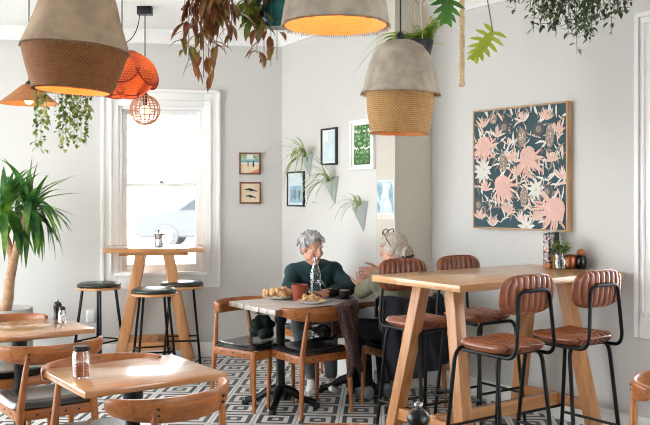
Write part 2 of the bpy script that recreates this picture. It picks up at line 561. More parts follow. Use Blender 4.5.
# ------------------------------------------------------------------ camera, sky
cam = bpy.data.cameras.new('camera')
cam.sensor_width = 36; cam.sensor_fit = 'HORIZONTAL'
cam.lens = FPX / 650 * 36
cam.shift_y = (CY - 212.5) / 650
cam.clip_start = 0.05
co = bpy.data.objects.new('camera', cam); COL.objects.link(co)
co.location = (0, 0, CAM_Z); co.rotation_euler = (PI / 2, 0, 0)
S.camera = co
cam.dof.use_dof = True; cam.dof.focus_distance = 6.3; cam.dof.aperture_fstop = 16

w = bpy.data.worlds.new('overcast_sky'); S.world = w; w.use_nodes = True
bg = w.node_tree.nodes['Background']
bg.inputs[0].default_value = (0.90, 0.96, 1.0, 1); bg.inputs[1].default_value = SKY_STRENGTH
S.view_settings.view_transform = 'Standard'; S.view_settings.look = 'None'
S.view_settings.gamma = 1; S.view_settings.use_curve_mapping = False
S.view_settings.exposure = EXPOSURE
S.cycles.filter_width = 1.05
# ================================================================== THE ROOM
CEIL = 3.09
AB = V((-0.416, 8.42, 0)); dA = V((-0.9882, -0.1530, 0)); oA = V((-0.1530, 0.9882, 0))
FB = V((0.41, 6.987, 0)); FR = V((0.5516, 6.851, 0)); CC = V((0.87, 7.078, 0))
dB = (FB - AB).normalized(); oB = V((-dB.y, dB.x, 0)) if V((-dB.y, dB.x, 0)).x > 0 else V((dB.y, -dB.x, 0))
dC = V((0.58, -0.8146, 0)); oC = V((0.8146, 0.58, 0))

class Wall:
    def __init__(s, P, d, o): s.P, s.d, s.o = P, d, o
    def pt(s, t, z, off=0.0):          # off > 0 stands out into the room
        return s.P + s.d * t + V((0, 0, z)) - s.o * off
    def hit(s, px, py, off=0.0):       # (t, z) on the wall seen at a pixel
        k = (px - CX) / FPX
        P = s.P - s.o * off
        t = (k * P.y - P.x) / (s.d.x - k * s.d.y)
        Y = P.y + s.d.y * t
        return t, CAM_Z - (py - CY) / FPX * Y
    def rz(s): return math.atan2(s.d.y, s.d.x)
WA, WB, WC = Wall(AB, dA, oA), Wall(AB, dB, oB), Wall(CC, dC, oC)
WF = Wall(FB, (FR - FB).normalized(), V((0.69, 0.72, 0)).normalized())
fd = (FR - FB).normalized(); WF.o = V((-fd.y, fd.x, 0)) if V((-fd.y, fd.x, 0)).y > 0 else V((fd.y, -fd.x, 0))

def wall_panel(name, W, t0, t1, holes, mat, thick=0.16, z0=0.0, z1=CEIL):
    mb = MB()
    ts = sorted({t0, t1} | {h[0] for h in holes} | {h[1] for h in holes})
    for a, b in zip(ts[:-1], ts[1:]):
        cuts = sorted([(h[2], h[3]) for h in holes if h[0] <= a + 1e-6 and h[1] >= b - 1e-6])
        z = z0
        segs = []
        for c0, c1 in cuts:
            if c0 > z: segs.append((z, c0))
            z = c1
        if z < z1: segs.append((z, z1))
        for s0, s1 in segs:
            mb.hexa([W.pt(a, s0), W.pt(b, s0), W.pt(b, s0, -thick), W.pt(a, s0, -thick),
                     W.pt(a, s1), W.pt(b, s1), W.pt(b, s1, -thick), W.pt(a, s1, -thick)])
    return tag(mb.build(name, mat, smooth=0), kind='structure')

def struct(mb, name, mat, parent=None, smooth=0):
    return tag(mb.build(name, mat, parent, smooth=smooth), kind='structure' if parent is None else None)

# floor, ceiling
mb = MB(); mb.box((0.2, 3.3, -0.03), (11.6, 12.0, 0.06)); struct(mb, 'floor', M['tile'])
mb = MB(); mb.box((0.2, 3.3, CEIL + 0.05), (11.6, 12.0, 0.1)); struct(mb, 'ceiling', M['ceiling'])

# window in the back wall, surveyed from its outline
tL, _ = WA.hit(118.5, 190); tR, _ = WA.hit(203.5, 190)
zs, zt = 0.80, 2.38
wall_panel('wall_back', WA, -0.02, 4.1, [(tR, tL, zs, zt)], M['wall'])
wall_panel('wall_nook', WB, 0, (FB - AB).length, [], M['wall'])
# pier: the blunt end of the nook wall, a solid piece
mb = MB(); mb.prism([(FB.x, FB.y), (FR.x, FR.y), (CC.x, CC.y), (CC.x + .12, CC.y + .09), (FB.x + .2, FB.y + .2), (FB.x + .13, FB.y + .075)], 0, CEIL)
struct(mb, 'wall_pier', M['pier'])
w2a = WC.hit(637, 190)[0] + 0.13
wall_panel('wall_right', WC, 0, 8.6, [(w2a, w2a + 0.95, 0.78, 2.56)], M['wall'])
# unseen left side: tall shop windows between slim piers
WL = Wall(V((-4.35, 7.81, 0)), V((0, -1, 0)), V((-1, 0, 0)))
wall_panel('wall_left', WL, 0, 10.4, [(0.5 + 2.0 * k, 2.25 + 2.0 * k, 0.45, 2.8) for k in range(3)], M['wall'], z0=0)
WN = Wall(V((-4.35, -2.55, 0)), V((1, 0, 0)), V((0, -1, 0)))
wall_panel('wall_front', WN, 0, 10.2, [], M['wall'])

def moulding(name, W, t0, t1, prof, mat):
    """prof: (off, z) outline swept along the wall"""
    mb = MB()
    a = mb.verts([W.pt(t0, z, o) for o, z in prof]); b = mb.verts([W.pt(t1, z, o) for o, z in prof])
    n = len(prof)
    for i in range(n):
        j = (i + 1) % n; mb.face([a[i], a[j], b[j], b[i]])
    mb.face(a); mb.face(b[::-1])
    return struct(mb, name, mat, smooth=30)
cor = [(-.01, CEIL), (0.10, CEIL), (0.10, CEIL - 0.02), (0.085, CEIL - 0.028), (0.06, CEIL - 0.05), (0.035, CEIL - 0.085), (0.022, CEIL - 0.10), (0.022, CEIL - 0.118), (-.01, CEIL - 0.118)]
moulding('trim_1', WA, 0.0, 4.1, cor, M['trim'])
moulding('trim_2', WB, 0.0, (FB - AB).length, cor, M['trim'])
moulding('trim_3', WC, 0.0, 8.4, cor, M['trim'])
bb = [(-.01, 0), (0.022, 0), (0.022, 0.11), (0.014, 0.135), (-.01, 0.14)]
moulding('baseboard_back', WA, 0.0, 4.1, bb, M['trim'])
moulding('baseboard_nook', WB, 0.0, (FB - AB).length, bb, M['trim'])
moulding('baseboard_right', WC, 0.0, 8.4, bb, M['trim'])

def sash_window(name, W, t0, t1, z0, z1, arch=0.16, sash=True):
    """architrave, sill, two sashes with panes; t0 < t1 opening"""
    r = empty(name, (0, 0, 0)); tag(r, kind='structure')
    def bar(ta, tb, za, zb, oa, ob, nm, bev=0.006, mat='trim'):
        m = MB(); m.hexa([W.pt(ta, za, oa), W.pt(tb, za, oa), W.pt(tb, za, ob), W.pt(ta, za, ob), W.pt(ta, zb, oa), W.pt(tb, zb, oa), W.pt(tb, zb, ob), W.pt(ta, zb, ob)], bev)
        return m.build(nm, M[mat], r, smooth=30)
    # architrave: flat board plus raised outer bead
    m = MB()
    for (ta, tb, za, zb) in ((t0 - arch, t0, z0 - .14, z1 + arch), (t1, t1 + arch, z0 - .14, z1 + arch), (t0, t1, z1, z1 + arch), (t0, t1, z0 - .14, z0 - .02)):
        m.hexa([W.pt(ta, za, -.005), W.pt(tb, za, -.005), W.pt(tb, za, .022), W.pt(ta, za, .022), W.pt(ta, zb, -.005), W.pt(tb, zb, -.005), W.pt(tb, zb, .022), W.pt(ta, zb, .022)], 0.004)
    for (ta, tb, za, zb) in ((t0 - arch, t0 - arch + .035, z0 - .14, z1 + arch), (t1 + arch - .035, t1 + arch, z0 - .14, z1 + arch), (t0 - arch, t1 + arch, z1 + arch - .035, z1 + arch),
                             (t0 - .075, t0 - .055, z0 - .0, z1 + .075), (t1 + .055, t1 + .075, z0, z1 + .075), (t0 - .075, t1 + .075, z1 + .055, z1 + .075)):
        m.hexa([W.pt(ta, za, .018), W.pt(tb, za, .018), W.pt(tb, za, .04), W.pt(ta, za, .04), W.pt(ta, zb, .018), W.pt(tb, zb, .018), W.pt(tb, zb, .04), W.pt(ta, zb, .04)], 0.008)
    m.build('architrave', M['trim'], r, smooth=30)
    bar(t0 - .03, t1 + .03, z0 - .025, z0 + .015, -.12, .07, 'sill')
    m = MB()
    for (ta, tb, za, zb) in ((t0, t0 + .03, z0, z1), (t1 - .03, t1, z0, z1), (t0, t1, z1 - .03, z1)):
        m.hexa([W.pt(ta, za, -.15), W.pt(tb, za, -.15), W.pt(tb, za, 0), W.pt(ta, za, 0), W.pt(ta, zb, -.15), W.pt(tb, zb, -.15), W.pt(tb, zb, 0), W.pt(ta, zb, 0)])
    m.build('jamb', M['trim'], r, smooth=0)
    zm = z0 + (z1 - z0) * 0.53
    for nm, za, zb, off, lo, hi in (('lower_sash', z0 + .005, zm + .02, -.05, .075, .04), ('upper_sash', zm - .02, z1 - .03, -.095, .04, .045)):
        m = MB()
        for (ta, tb, ya, yb) in ((t0 + .03, t0 + .075, za, zb), (t1 - .075, t1 - .03, za, zb), (t0 + .075, t1 - .075, za, za + lo), (t0 + .075, t1 - .075, zb - hi, zb)):
            m.hexa([W.pt(ta, ya, off - .04), W.pt(tb, ya, off - .04), W.pt(tb, ya, off), W.pt(ta, ya, off), W.pt(ta, yb, off - .04), W.pt(tb, yb, off - .04), W.pt(tb, yb, off), W.pt(ta, yb, off)], .004)
        s = m.build(nm, M['trim'], r, smooth=30)
        m = MB(); ta, tb, ya, yb = t0 + .07, t1 - .07, za + lo - .005, zb - hi + .005
        m.hexa([W.pt(ta, ya, off - .024), W.pt(tb, ya, off - .024), W.pt(tb, ya, off - .018), W.pt(ta, ya, off - .018), W.pt(ta, yb, off - .024), W.pt(tb, yb, off - .024), W.pt(tb, yb, off - .018), W.pt(ta, yb, off - .018)])
        m.build('pane', M['pane'], s, smooth=0)
    m = MB(); m.ball(W.pt((t0 + t1) / 2, zm + .028, -.055), .016, (1.6, 1, .8), 12, 8); m.build('sash_lock', M['steel'], r)
    return r
sash_window('window_1', WA, tR, tL, zs, zt)
sash_window('window_2', WC, w2a, w2a + 0.95, 0.78, 2.56, 0.13)

# ------------------------------------------------------------------ outside: street, parked car, hazy trees
mb = MB(); mb.box((0, 30, 0.09), (120, 41.6, 0.06)); mb.box((-34, -10, -0.2), (59, 50, 0.06)); mb.box((34, -10, -0.2), (54, 50, 0.06)); o = struct(mb, 'pavement', M['pavement'])

car = empty('parked_car', (-3.1, 24, 0.0), 0, 'dark slate hatchback parked in the street beyond the sash window', 'car')
prof = [(-2.1, .35), (-2.12, .72), (-1.9, .92), (-1.05, 1.0), (-.45, 1.44), (.95, 1.48), (1.75, 1.05), (2.02, .98), (2.08, .45), (1.95, .32), (-1.95, .28)]
mb = MB()
a = mb.verts([V((x, -.84, z)) for x, z in prof]); b = mb.verts([V((x, .84, z)) for x, z in prof])
for i in range(len(prof)): mb.face([a[i], a[(i + 1) % len(prof)], b[(i + 1) % len(prof)], b[i]])
fa = mb.face(a); mb.face(b)
o = mb.build('body', M['car_paint'], car, smooth=40); bv = o.modifiers.new('b', 'BEVEL'); bv.width = .07; bv.segments = 3
mb = MB()
for q in ([(-.92, 1.02), (-.42, 1.38), (.2, 1.4), (.2, 1.02)], [(.26, 1.02), (.26, 1.4), (.9, 1.4), (1.5, 1.04)]):
    a = mb.verts([V((x, -.853, z)) for x, z in q]); b = mb.verts([V((x, -.83, z)) for x, z in q]); mb.face(a); mb.face(b)
    for i in range(4): mb.face([a[i], a[(i + 1) % 4], b[(i + 1) % 4], b[i]])
mb.build('side_window', M['car_glass'], car, smooth=0)
RX = Matrix.Rotation(PI / 2, 3, 'X')
for x in (-1.28, 1.3):
    for y in (-.78, .78):
        mb = MB(); mb.lathe([(0, -.1), (.24, -.1), (.31, -.08), (.32, 0), (.31, .08), (.24, .1), (0, .1)], 24, (x, y, .32), RX); wh = mb.build('wheel', M['tyre'], car)
        mb = MB(); mb.lathe([(0, 0), (.2, 0), (.2, .02), (.05, .035), (0, .035)], 20, (x, y - (.11 if y < 0 else -.11), .32), RX); mb.build('hub_cap', M['steel'], wh)
mb = MB(); mb.ball((-2.02, -.62, .78), .12, (.5, 1, .7)); mb.build('headlamp', M['china'], car)
car.location.z = 0.12; car.location.x = -2.95

def far_tree(x, y, h, r, lab):
    t = empty('street_tree', (x, y, 0.1), 0, lab, 'tree', 'trees across the street')
    mb = MB(); mb.tube([(0, 0, 0), (0.1, 0, h * .35), (0, .1, h * .7)], [.22, .16, .08]); mb.build('trunk', M['trunk'], t)
    mb = MB(); rng = random.Random(int(h * 100))
    for k in range(420):
        d = V((rng.gauss(0, 1), rng.gauss(0, 1), rng.gauss(0, 1))).normalized() * r * rng.random() ** .4
        mb.leaf(V((0, 0, h * .68)) + V((d.x, d.y, d.z * .8)), (rng.gauss(0, 1), rng.gauss(0, 1), rng.gauss(-.3, .6)), .8, .5, None, .4, 2)
    mb.build('foliage', M['hedge'], t, smooth=0)
far_tree(-9.5, 40, 6.2, 3.2, 'pale hazy tree across the street, seen through the upper sash')
far_tree(-2.2, 46, 5.4, 2.6, 'smaller hazy tree beyond the parked car, seen through the window')

# ------------------------------------------------------------------ things on the walls
def hung(name, W, t, z, label, cat, group=None):
    """an Empty on the wall face whose local x runs along the wall, z up, y into the room"""
    e = empty(name, W.pt(t, z), 0, label, cat, group)
    x = W.d.copy(); y = -W.o
    if x.cross(y).z < 0: x = -x
    e.rotation_euler = (0, 0, math.atan2(x.y, x.x))
    return e
# with x = along, y = out of the wall, z up; x sign: check handedness
def out_sign(W):
    return 1.0
def picture(name, W, px0, px1, py0, py1, label, cat, fmat, fw, fd, fill, group=None, mount=None):
    t0, za = W.hit(px0, py0, fd); t1, zb = W.hit(px1, py1, fd)
    _, zc = W.hit(px0, py1, fd); _, zd = W.hit(px1, py0, fd)
    t = (t0 + t1) / 2; w = abs(t1 - t0); h = ((za - zc) + (zd - zb)) / 2; z = ((za + zc) + (zd + zb)) / 4
    e = hung(name, W, t, z, label, cat, group)
    if fw > 0:
        mb = MB()
        for c, s in (((-(w - fw) / 2, fd / 2, 0), (fw, fd, h)), (((w - fw) / 2, fd / 2, 0), (fw, fd, h)), ((0, fd / 2, (h - fw) / 2), (w - 2 * fw, fd, fw)), ((0, fd / 2, -(h - fw) / 2), (w - 2 * fw, fd, fw))):
            mb.box(c, s, 0.002)
        mb.build('frame', M[fmat], e, smooth=30)
    fill(e, w - 2 * fw, h - 2 * fw, fd)
    return e

class Art:
    """flat coloured shapes lying a hair above one another on a sheet, in ONE mesh"""
    def __init__(s, w, h, y, mats, th=0.004):
        s.mb = MB(); s.w, s.h, s.y, s.k = w, h, y, 0
        s.mats = mats; s.mb.mi = 0
        s.mb.box((0, y - th / 2, 0), (w, th, h))
    def shape(s, mat, pts):
        """pts in -1..1 of the sheet"""
        s.k += 1
        s.mb.mi = s.mats.index(mat)
        yy = s.y + 0.0004 + 0.00001 * s.k
        s.mb.poly([V((-max(-1, min(1, x)) * s.w / 2, yy, max(-1, min(1, z)) * s.h / 2)) for x, z in pts])
    def rect(s, mat, x0, x1, z0, z1): s.shape(mat, [(x0, z0), (x1, z0), (x1, z1), (x0, z1)])
    def blob(s, mat, x, z, rx, rz, n=14, a=0, wob=0, seed=0):
        rg = random.Random(seed)
        pts = []
        for i in range(n):
            k = 2 * PI * i / n; q = 1 + wob * rg.uniform(-1, 1)
            u, v = math.cos(k) * rx * q, math.sin(k) * rz * q
            pts.append((x + u * math.cos(a) - v * math.sin(a), z + u * math.sin(a) + v * math.cos(a)))
        s.shape(mat, pts)
    def petal(s, mat, x, z, a, L, W, bend=0.0):
        def P(u, v):
            q = a + bend * u
            return (x + math.cos(q) * u * L - math.sin(q) * v * W, z + math.sin(q) * u * L + math.cos(q) * v * W)
        s.shape(mat, [P(0, .12), P(.35, .5), P(.7, .42), P(1, 0), P(.7, -.42), P(.35, -.5), P(0, -.12)])
    def build(s, name, parent):
        return s.mb.build(name, [M[m] for m in s.mats], parent, smooth=0, fixn=False)

def fill_beach(e, w, h, fd):
    a = Art(w, h, fd * .55, ['sand', 'sea', 'ink', 'coral', 'paper', 'moss'])
    a.rect('paper', -1, 1, .45, 1); a.rect('sea', -1, 1, .0, .45); a.rect('paper', -1, 1, -.05, .1)
    a.blob('moss', -.75, .75, .45, .3, 12, 0, .2, 1); a.blob('moss', .75, .7, .45, .25, 12, 0, .2, 2)
    for x, m in ((-.2, 'coral'), (.38, 'ink')):
        a.blob(m, x, -.12, .1, .3, 10); a.blob('ink', x, .22, .07, .09, 8)
    a.shape('coral', [(-.1, -1), (1, -1), (1, -.55)])
    a.build('print', e)
def fill_birds(e, w, h, fd):
    a = Art(w, h, fd * .55, ['sand', 'ink', 'paper'])
    for z, s in ((.32, 1), (-.38, .85)):
        a.shape('ink', [(-.75 * s, z), (-.3 * s, z + .16), (0, z + .2 * s), (.35 * s, z + .05), (.75 * s, z - .12), (.7 * s, z - .2), (.3 * s, z - .1), (-.1, z - .18), (-.05, z - .05), (-.45 * s, z - .02)])
    a.build('print', e)
picture('framed_print', WA, 239.2, 260.8, 152.5, 174.5, 'small wood-framed beach print, the upper of two beside the window', 'picture', 'frame_wood', .016, .022, fill_beach, 'small framed prints by the window')
picture('framed_print', WA, 239.6, 261.2, 182, 203.8, 'small wood-framed print of two dark birds, the lower one beside the window', 'picture', 'frame_wood', .016, .022, fill_birds, 'small framed prints by the window')

def fill_photo(e, w, h, fd):
    a = Art(w, h, fd * .5, ['paper', 'petal_taupe', 'petal_grey', 'pale_wash', 'blue_wash'])
    a.rect('pale_wash', -.95, .95, -.97, .97); a.rect('blue_wash', -.8, .8, -.85, .2)
    for i in range(7): a.rect('petal_grey', -.55 + i * .17, -.47 + i * .17, -.7 + .05 * (i % 3), -.1 + .08 * (i % 2))
    a.build('print', e)
def fill_blank(e, w, h, fd):
    a = Art(w, h, fd * .5, ['paper', 'pale_wash'])
    a.rect('pale_wash', -.9, .9, -.9, .3); a.rect('pale_wash', -.2, .9, .3, .9)
    a.build('print', e)
def fill_green(e, w, h, fd):
    a = Art(w, h, fd * .6, ['paper', 'forest', 'moss', 'petal_white'])
    a.rect('forest', -.8, .8, -.9, .88)
    rg = random.Random(3)
    for r_ in range(9):
        for c_ in range(16):
            m = 'petal_white' if r_ in (1, 5) and rg.random() < .6 else ('moss' if rg.random() < .55 else 'forest')
            a.blob(m, -.72 + c_ * .096 + rg.uniform(-.04, .04), .78 - r_ * .19 + rg.uniform(-.06, .06), .05, .075, 7, rg.uniform(0, 3), .4, r_ * 19 + c_)
    for c_ in range(14): a.petal('forest', -.75 + c_ * .115, -.88, PI / 2 + rg.uniform(-.4, .4), .42, .06)
    a.build('print', e)
def fill_poster(e, w, h, fd):
    a = Art(w, h, .004, ['paper', 'blue_wash', 'peach', 'petal_taupe', 'pale_wash'], .003)
    a.rect('pale_wash', -.95, .95, -.7, .97); a.blob('paper', 0, .2, .6, .6, 16, 0, .2, 3)
    for i, (x, z, rx, rz) in enumerate([(-.7, .5, .3, .5), (.7, .1, .25, .8), (-.2, -.1, .4, .25), (.3, .7, .3, .2), (-.8, -.4, .2, .4)]): a.blob('blue_wash', x, z, rx, rz, 14, .3, .4, i) if abs(x) > .5 else a.blob('pale_wash', x, z, rx, rz, 14, .3, .3, i)
    for i in range(5): a.rect('peach', -.9 + i * .38, -.7 + i * .38, -.98, -.78 + .06 * (i % 2))
    a.build('sheet', e)
picture('framed_photograph', WB, 286.6, 303.2, 171.5, 206.5, 'narrow dark-framed photograph hanging behind the spider plant fronds', 'picture', 'black_frame', .016, .02, fill_photo)
picture('framed_print', WB, 320.4, 335.6, 128, 165, 'slate-framed pale print above the middle wall planter', 'picture', 'black_frame', .016, .025, fill_blank)
picture('framed_print', WB, 349.5, 372.5, 119.5, 169.5, 'white-framed print of dense green foliage', 'picture', 'trim', .022, .03, fill_green)
picture('art_poster', WF, 377, 394, 180, 219, 'unframed pale blue and peach poster on the narrow pier', 'poster', 'trim', 0, .004, fill_poster)

# ---- the big flower painting
def fill_flowers(e, w, h, fd):
    a = Art(w, h, fd - .004, ['canvas', 'petal_pink', 'petal_white', 'petal_cream', 'petal_taupe', 'petal_grey'], .02)
    rg = random.Random(11)
    def spray(x, z, ang, n, L, mat, spread=1.6, W=.036):
        for i in range(n):
            q = ang + (i / (n - 1) - .5) * spread
            a.petal(mat, x, z, q, L * rg.uniform(.75, 1.1), W, rg.uniform(-.4, .4))
    for _ in range(430):                                           # long leaves everywhere
        x, z = rg.uniform(-.95, .95), rg.uniform(-.95, .95)
        a.petal(rg.choice(['petal_white', 'petal_cream', 'petal_white', 'petal_cream', 'petal_taupe', 'canvas', 'canvas']), x, z, rg.uniform(0.2, 2.9), rg.uniform(.14, .32), rg.uniform(.028, .05), rg.uniform(-.8, .8))
    for x, z in ((-.3, .7), (.45, .62), (-.9, -.62), (.62, -.4), (.1, .55)):       # smoky seed heads
        for i in range(18): a.petal('petal_grey', x, z, i * PI / 9, .14, .05)
        a.blob('petal_taupe', x, z, .06, .06)
    for x, z, hh in ((-.32, .12, .17), (.68, .5, .2), (.14, -.48, .15), (-.55, .86, .1), (.1, .5, .16)):        # banksia cones
        a.blob('petal_taupe', x, z, .085, hh, 16, 0, .06, 2)
        for i in range(16): a.blob('petal_cream', x + rg.uniform(-.06, .06), z + rg.uniform(-.8, .8) * hh, .012, .012, 6)
    for x, z in ((-.78, .8), (-.45, .62), (.12, .84), (.62, .84), (-.12, .2), (.7, .16), (-.72, -.3), (-.86, -.78), (-.2, -.68), (.42, -.78), (.1, -.82), (-.55, -.9), (.86, .62), (.92, -.12), (.0, -.05)):
        spray(x, z - .08, PI / 2, 7, .22, rg.choice(['petal_cream', 'petal_white', 'petal_cream']), 2.2)
        spray(x, z - .08, PI / 2, 6, .2, 'petal_pink', 1.4, .022)
    for x, z in ((-.8, -.06), (.4, -.36), (-.75, .0), (.2, -.98)):                         # white flannel flowers
        for i in range(9): a.petal('petal_white', x, z, i * 2 * PI / 9 + .2, .2, .06)
        a.blob('petal_cream', x, z, .035, .035)
    for x, z, r, ang in ((-.76, .42, .17, -1.4), (.23, .18, .18, -1.3), (-.33, -.28, .19, -.9), (.79, -.68, .22, -2.6)):  # pink waratahs
        for i in range(14):
            q = ang + (i / 13 - .5) * 3.0
            a.petal('petal_pink' if i % 3 else 'petal_cream', x + math.cos(q) * r * .5, z + math.sin(q) * r * .5, q, r * rg.uniform(1.2, 1.8), .045, rg.uniform(-.4, .4))
        a.blob('petal_pink', x, z, r * .92, r * .88, 22, 0, .05, 5)
        for i in range(22):
            q, s = rg.uniform(0, 2 * PI), r * .85 * math.sqrt(rg.random())
            a.blob('petal_cream', x + math.cos(q) * s, z + math.sin(q) * s, .014, .02, 6, q)
    a.build('canvas', e)
t0, _ = WC.hit(472, 190, .05); t1, _ = WC.hit(566.3, 190, .05)
fp = hung('flower_painting', WC, (t0 + t1) / 2 + .01, (2.18 + 1.288) / 2, 'large square floral painting with pink blooms on dark teal canvas', 'painting')
w_, h_ = abs(t1 - t0), 2.18 - 1.288
mb = MB()
for c, s in (((-(w_ - .012) / 2, .026, 0), (.012, .052, h_)), (((w_ - .012) / 2, .026, 0), (.012, .052, h_)), ((0, .026, (h_ - .012) / 2), (w_ - .024, .052, .012)), ((0, .026, -(h_ - .012) / 2), (w_ - .024, .052, .012))): mb.box(c, s, .001)
mb.build('frame', M['pale_wood'], fp, smooth=30)
fill_flowers(fp, w_ - .026, h_ - .026, .05)

# ---- wall planters with spider plants
def wall_planter(px, py, hpx, label, plabel, seed, n, L, lean):
    t, z = WB.hit(px, py)
    r = hung('faceted_planter', WB, t, z, label, 'planter', 'faceted wall planters')
    k = hpx
    # upside-down kite: two folded faces coming to a point below, open at the top
    mb = MB()
    top = [V((-.075, .004, .085)), V((-.01, .085, .055)), V((.085, .004, .12)), V((0, .004, .12))]
    tip = V((0.02, .006, -.125))
    q = [V((-p.x, p.y, p.z)) * k for p in top]; tipk = V((-tip.x, tip.y, tip.z)) * k
    v = mb.verts(q + [tipk])
    mb.face([v[0], v[4], v[1]]); mb.face([v[1], v[4], v[2]]); mb.face([v[0], v[3], v[2], v[4]])
    qi = [p * .9 + V((0, .004, 0)) for p in q]
    iv = mb.verts(qi + [tipk * .8 + V((0, .004, 0))])
    for a_, b_ in ((0, 1), (1, 2), (2, 3), (3, 0)): mb.face([v[a_], v[b_], iv[b_], iv[a_]])
    mb.face([iv[0], iv[1], iv[4]]); mb.face([iv[1], iv[2], iv[4]]); mb.face([iv[0], iv[4], iv[2], iv[3]])
    mb.build('pot', M['planter'], r, smooth=0)
    mb = MB(); m2 = [V((p.x * .85, p.y * .85 + .004, p.z - .02)) for p in q]; mb.poly(m2); mb.build('soil', M['soil'], r, smooth=0)
    rg = random.Random(seed)
    p = empty('spider_plant', r.location, r.rotation_euler.z, plabel, 'plant', 'spider plants in the wall planters')
    mb = MB()
    for i in range(n):
        a = rg.uniform(-1.5, 1.2) + lean
        d = V((math.sin(a), .35 + .5 * rg.random(), math.cos(a) * .9 + .3))
        ll = L * rg.uniform(.6, 1.1)
        mb.leaf((rg.uniform(-.03, .03), .03 + rg.uniform(0, .02), .08 * k), d, ll, .021, None, rg.uniform(1.2, 3.2), 9, .2, waist=lambda t: (1 - t) ** .6 * min(1, .4 + t * 3))
    mb.build('leaves', M['spider'], p)
    mb = MB(); mb.ball((0, .035, .075 * k), .02, (1.3, 1, .8), 12, 8); mb.build('crown', M['stem'], p)
wall_planter(309.5, 165, .95, 'pale grey faceted wall planter, the highest of the three', 'spider plant with long fronds in the highest wall planter', 1, 30, .44, .5)
wall_planter(334, 190, 1.0, 'pale grey faceted wall planter in the middle, beneath the slate frame', 'spider plant trailing from the middle wall planter', 2, 24, .40, .5)
wall_planter(362.5, 216, 1.05, 'pale grey faceted wall planter, the lowest of the three', 'small spider plant in the lowest wall planter', 3, 16, .28, .3)
for i, (px, w1) in enumerate(((309, 'the one nearer the dark photograph frame'), (315, 'the one nearer the middle planter'))):
    t, z = WB.hit(px, 202.5)
    h = hung('wall_hook', WB, t, z, 'tiny pale hook on the nook wall, ' + w1, 'hook', 'wall hooks')
    mb = MB(); mb.lathe([(0, -.0), (.011, 0), (.011, .004), (0, .004)], 14, (0, .002, 0), Matrix.Rotation(-PI / 2, 3, 'X')); mb.tube(bez((0, .004, 0), (0, .03, -.002), (0, .026, .012), 5), .003, 8); 
    mb.build('hook', M['trim'], h)
t, z = WA.hit(90.5, 316)
h = hung('power_outlet', WA, t, z, 'white power outlet low on the back wall', 'outlet')
mb = MB(); mb.box((0, .005, 0), (.075, .01, .12), .003); mb.build('plate', M['trim'], h, smooth=30)
for s in (-.018, .018):
    mb = MB(); mb.box((s, .011, .02), (.012, .006, .022), .002); mb.build('switch', M['trim'], h, smooth=30)
# ================================================================== FURNITURE
def T2(x, y): return VX * x + UY * y

# ---------------- elbow chair: curved back rail on two rear posts, padded seat
def make_chair():
    r = empty('elbow_chair')
    mb = MB()                                           # back rail
    n, q = 28, 14
    rings = []
    for i in range(n + 1):
        s = -1 + 2 * i / n
        a = s * math.radians(80)
        c = V((.275 * math.sin(a) / math.sin(math.radians(76)), -.255 + .17 * (1 - math.cos(a)) / (1 - math.cos(math.radians(76))), .712 + .02 * s * s))
        tx = V((math.cos(a), math.sin(a) * .8, 0)).normalized(); nx = V((-tx.y, tx.x, 0))
        hh = .052 * (1 - .42 * abs(s) ** 2.2); tt = .0125 + .004 * abs(s)
        if i in (0, n): hh *= .8; tt *= .8
        ring = []
        for k in range(q):
            b = 2 * PI * k / q
            cb, sb = math.cos(b), math.sin(b)
            u = math.copysign(abs(cb) ** .6, cb) * tt; w = math.copysign(abs(sb) ** .75, sb) * hh
            ring.append(c + nx * (u - w * .12) + V((0, 0, w)))
        rings.append(mb.verts(ring))
    for i in range(n):
        for k in range(q): mb.face([rings[i][k], rings[i][(k + 1) % q], rings[i + 1][(k + 1) % q], rings[i + 1][k]])
    mb.face(rings[0][::-1]); mb.face(rings[-1])
    mb.build('back_rail', M['teak'], r, smooth=50)
    for sx in (-1, 1):
        mb = MB(); mb.tube([(sx * .215, -.225, 0), (sx * .205, -.215, .25), (sx * .195, -.205, .42), (sx * .175, -.215, .60), (sx * .16, -.225, .715)], [.0125, .018, .021, .016, .0125], 12)
        p = mb.build('rear_post', M['teak_z'], r)
        for z in (.700, .725):
            mb = MB(); mb.tube([(sx * .158, -.2425, z), (sx * .158, -.22, z)], .005, 8); mb.build('dowel', M['black_plastic'], p)
        mb = MB(); mb.tube([(sx * .215, .205, 0), (sx * .212, .2, .22), (sx * .205, .195, .43)], [.012, .0165, .0195], 12)
        mb.build('leg', M['teak_z'], r)
    mb = MB()                                           # seat frame, curved front and back rails
    mb.beam((-.2, -.2, .405), (.2, -.2, .405), .055, .022, .004, (0, 0, 1)); mb.beam((-.2, .2, .40), (.2, .2, .40), .06, .022, .004, (0, 0, 1))
    mb.beam((-.205, -.2, .405), (-.205, .2, .405), .055, .022, .004, (0, 0, 1)); mb.beam((.205, -.2, .405), (.205, .2, .405), .055, .022, .004, (0, 0, 1))
    fr = mb.build('seat_frame', M['teak'], r, smooth=30)
    for a, b in [((x, -.214, .405), (x, -.206, .405)) for x in (-.11, -.04, .04, .11)] + [((sx * .219, y, .405), (sx * .211, y, .405)) for y in (-.11, 0, .11) for sx in (-1, 1)]:
        mb = MB(); mb.tube([a, b], .006, 8); mb.build('screw_cap', M['black_plastic'], fr)
    mb = MB(); mb.pad(.45, .435, .04, .012, 24, 24, 7, 7, T=lambda p: p + V((0, 0, .436 - .010 * math.cos(min(1, abs(p.x) / .225) * PI / 2) + .012 * (p.y / .22) ** 2)))
    mb.build('seat', M['black_leather'], r, smooth=60)
    return r
chair0 = make_chair()
used = []
def place(proto, loc, rz, label, cat, group):
    o = proto if not proto.get('label') else copy_tree(proto)
    o.location = loc; o.rotation_euler = (0, 0, rz)
    return tag(o, label, cat, group)
CG = 'elbow chairs round the dining tables'
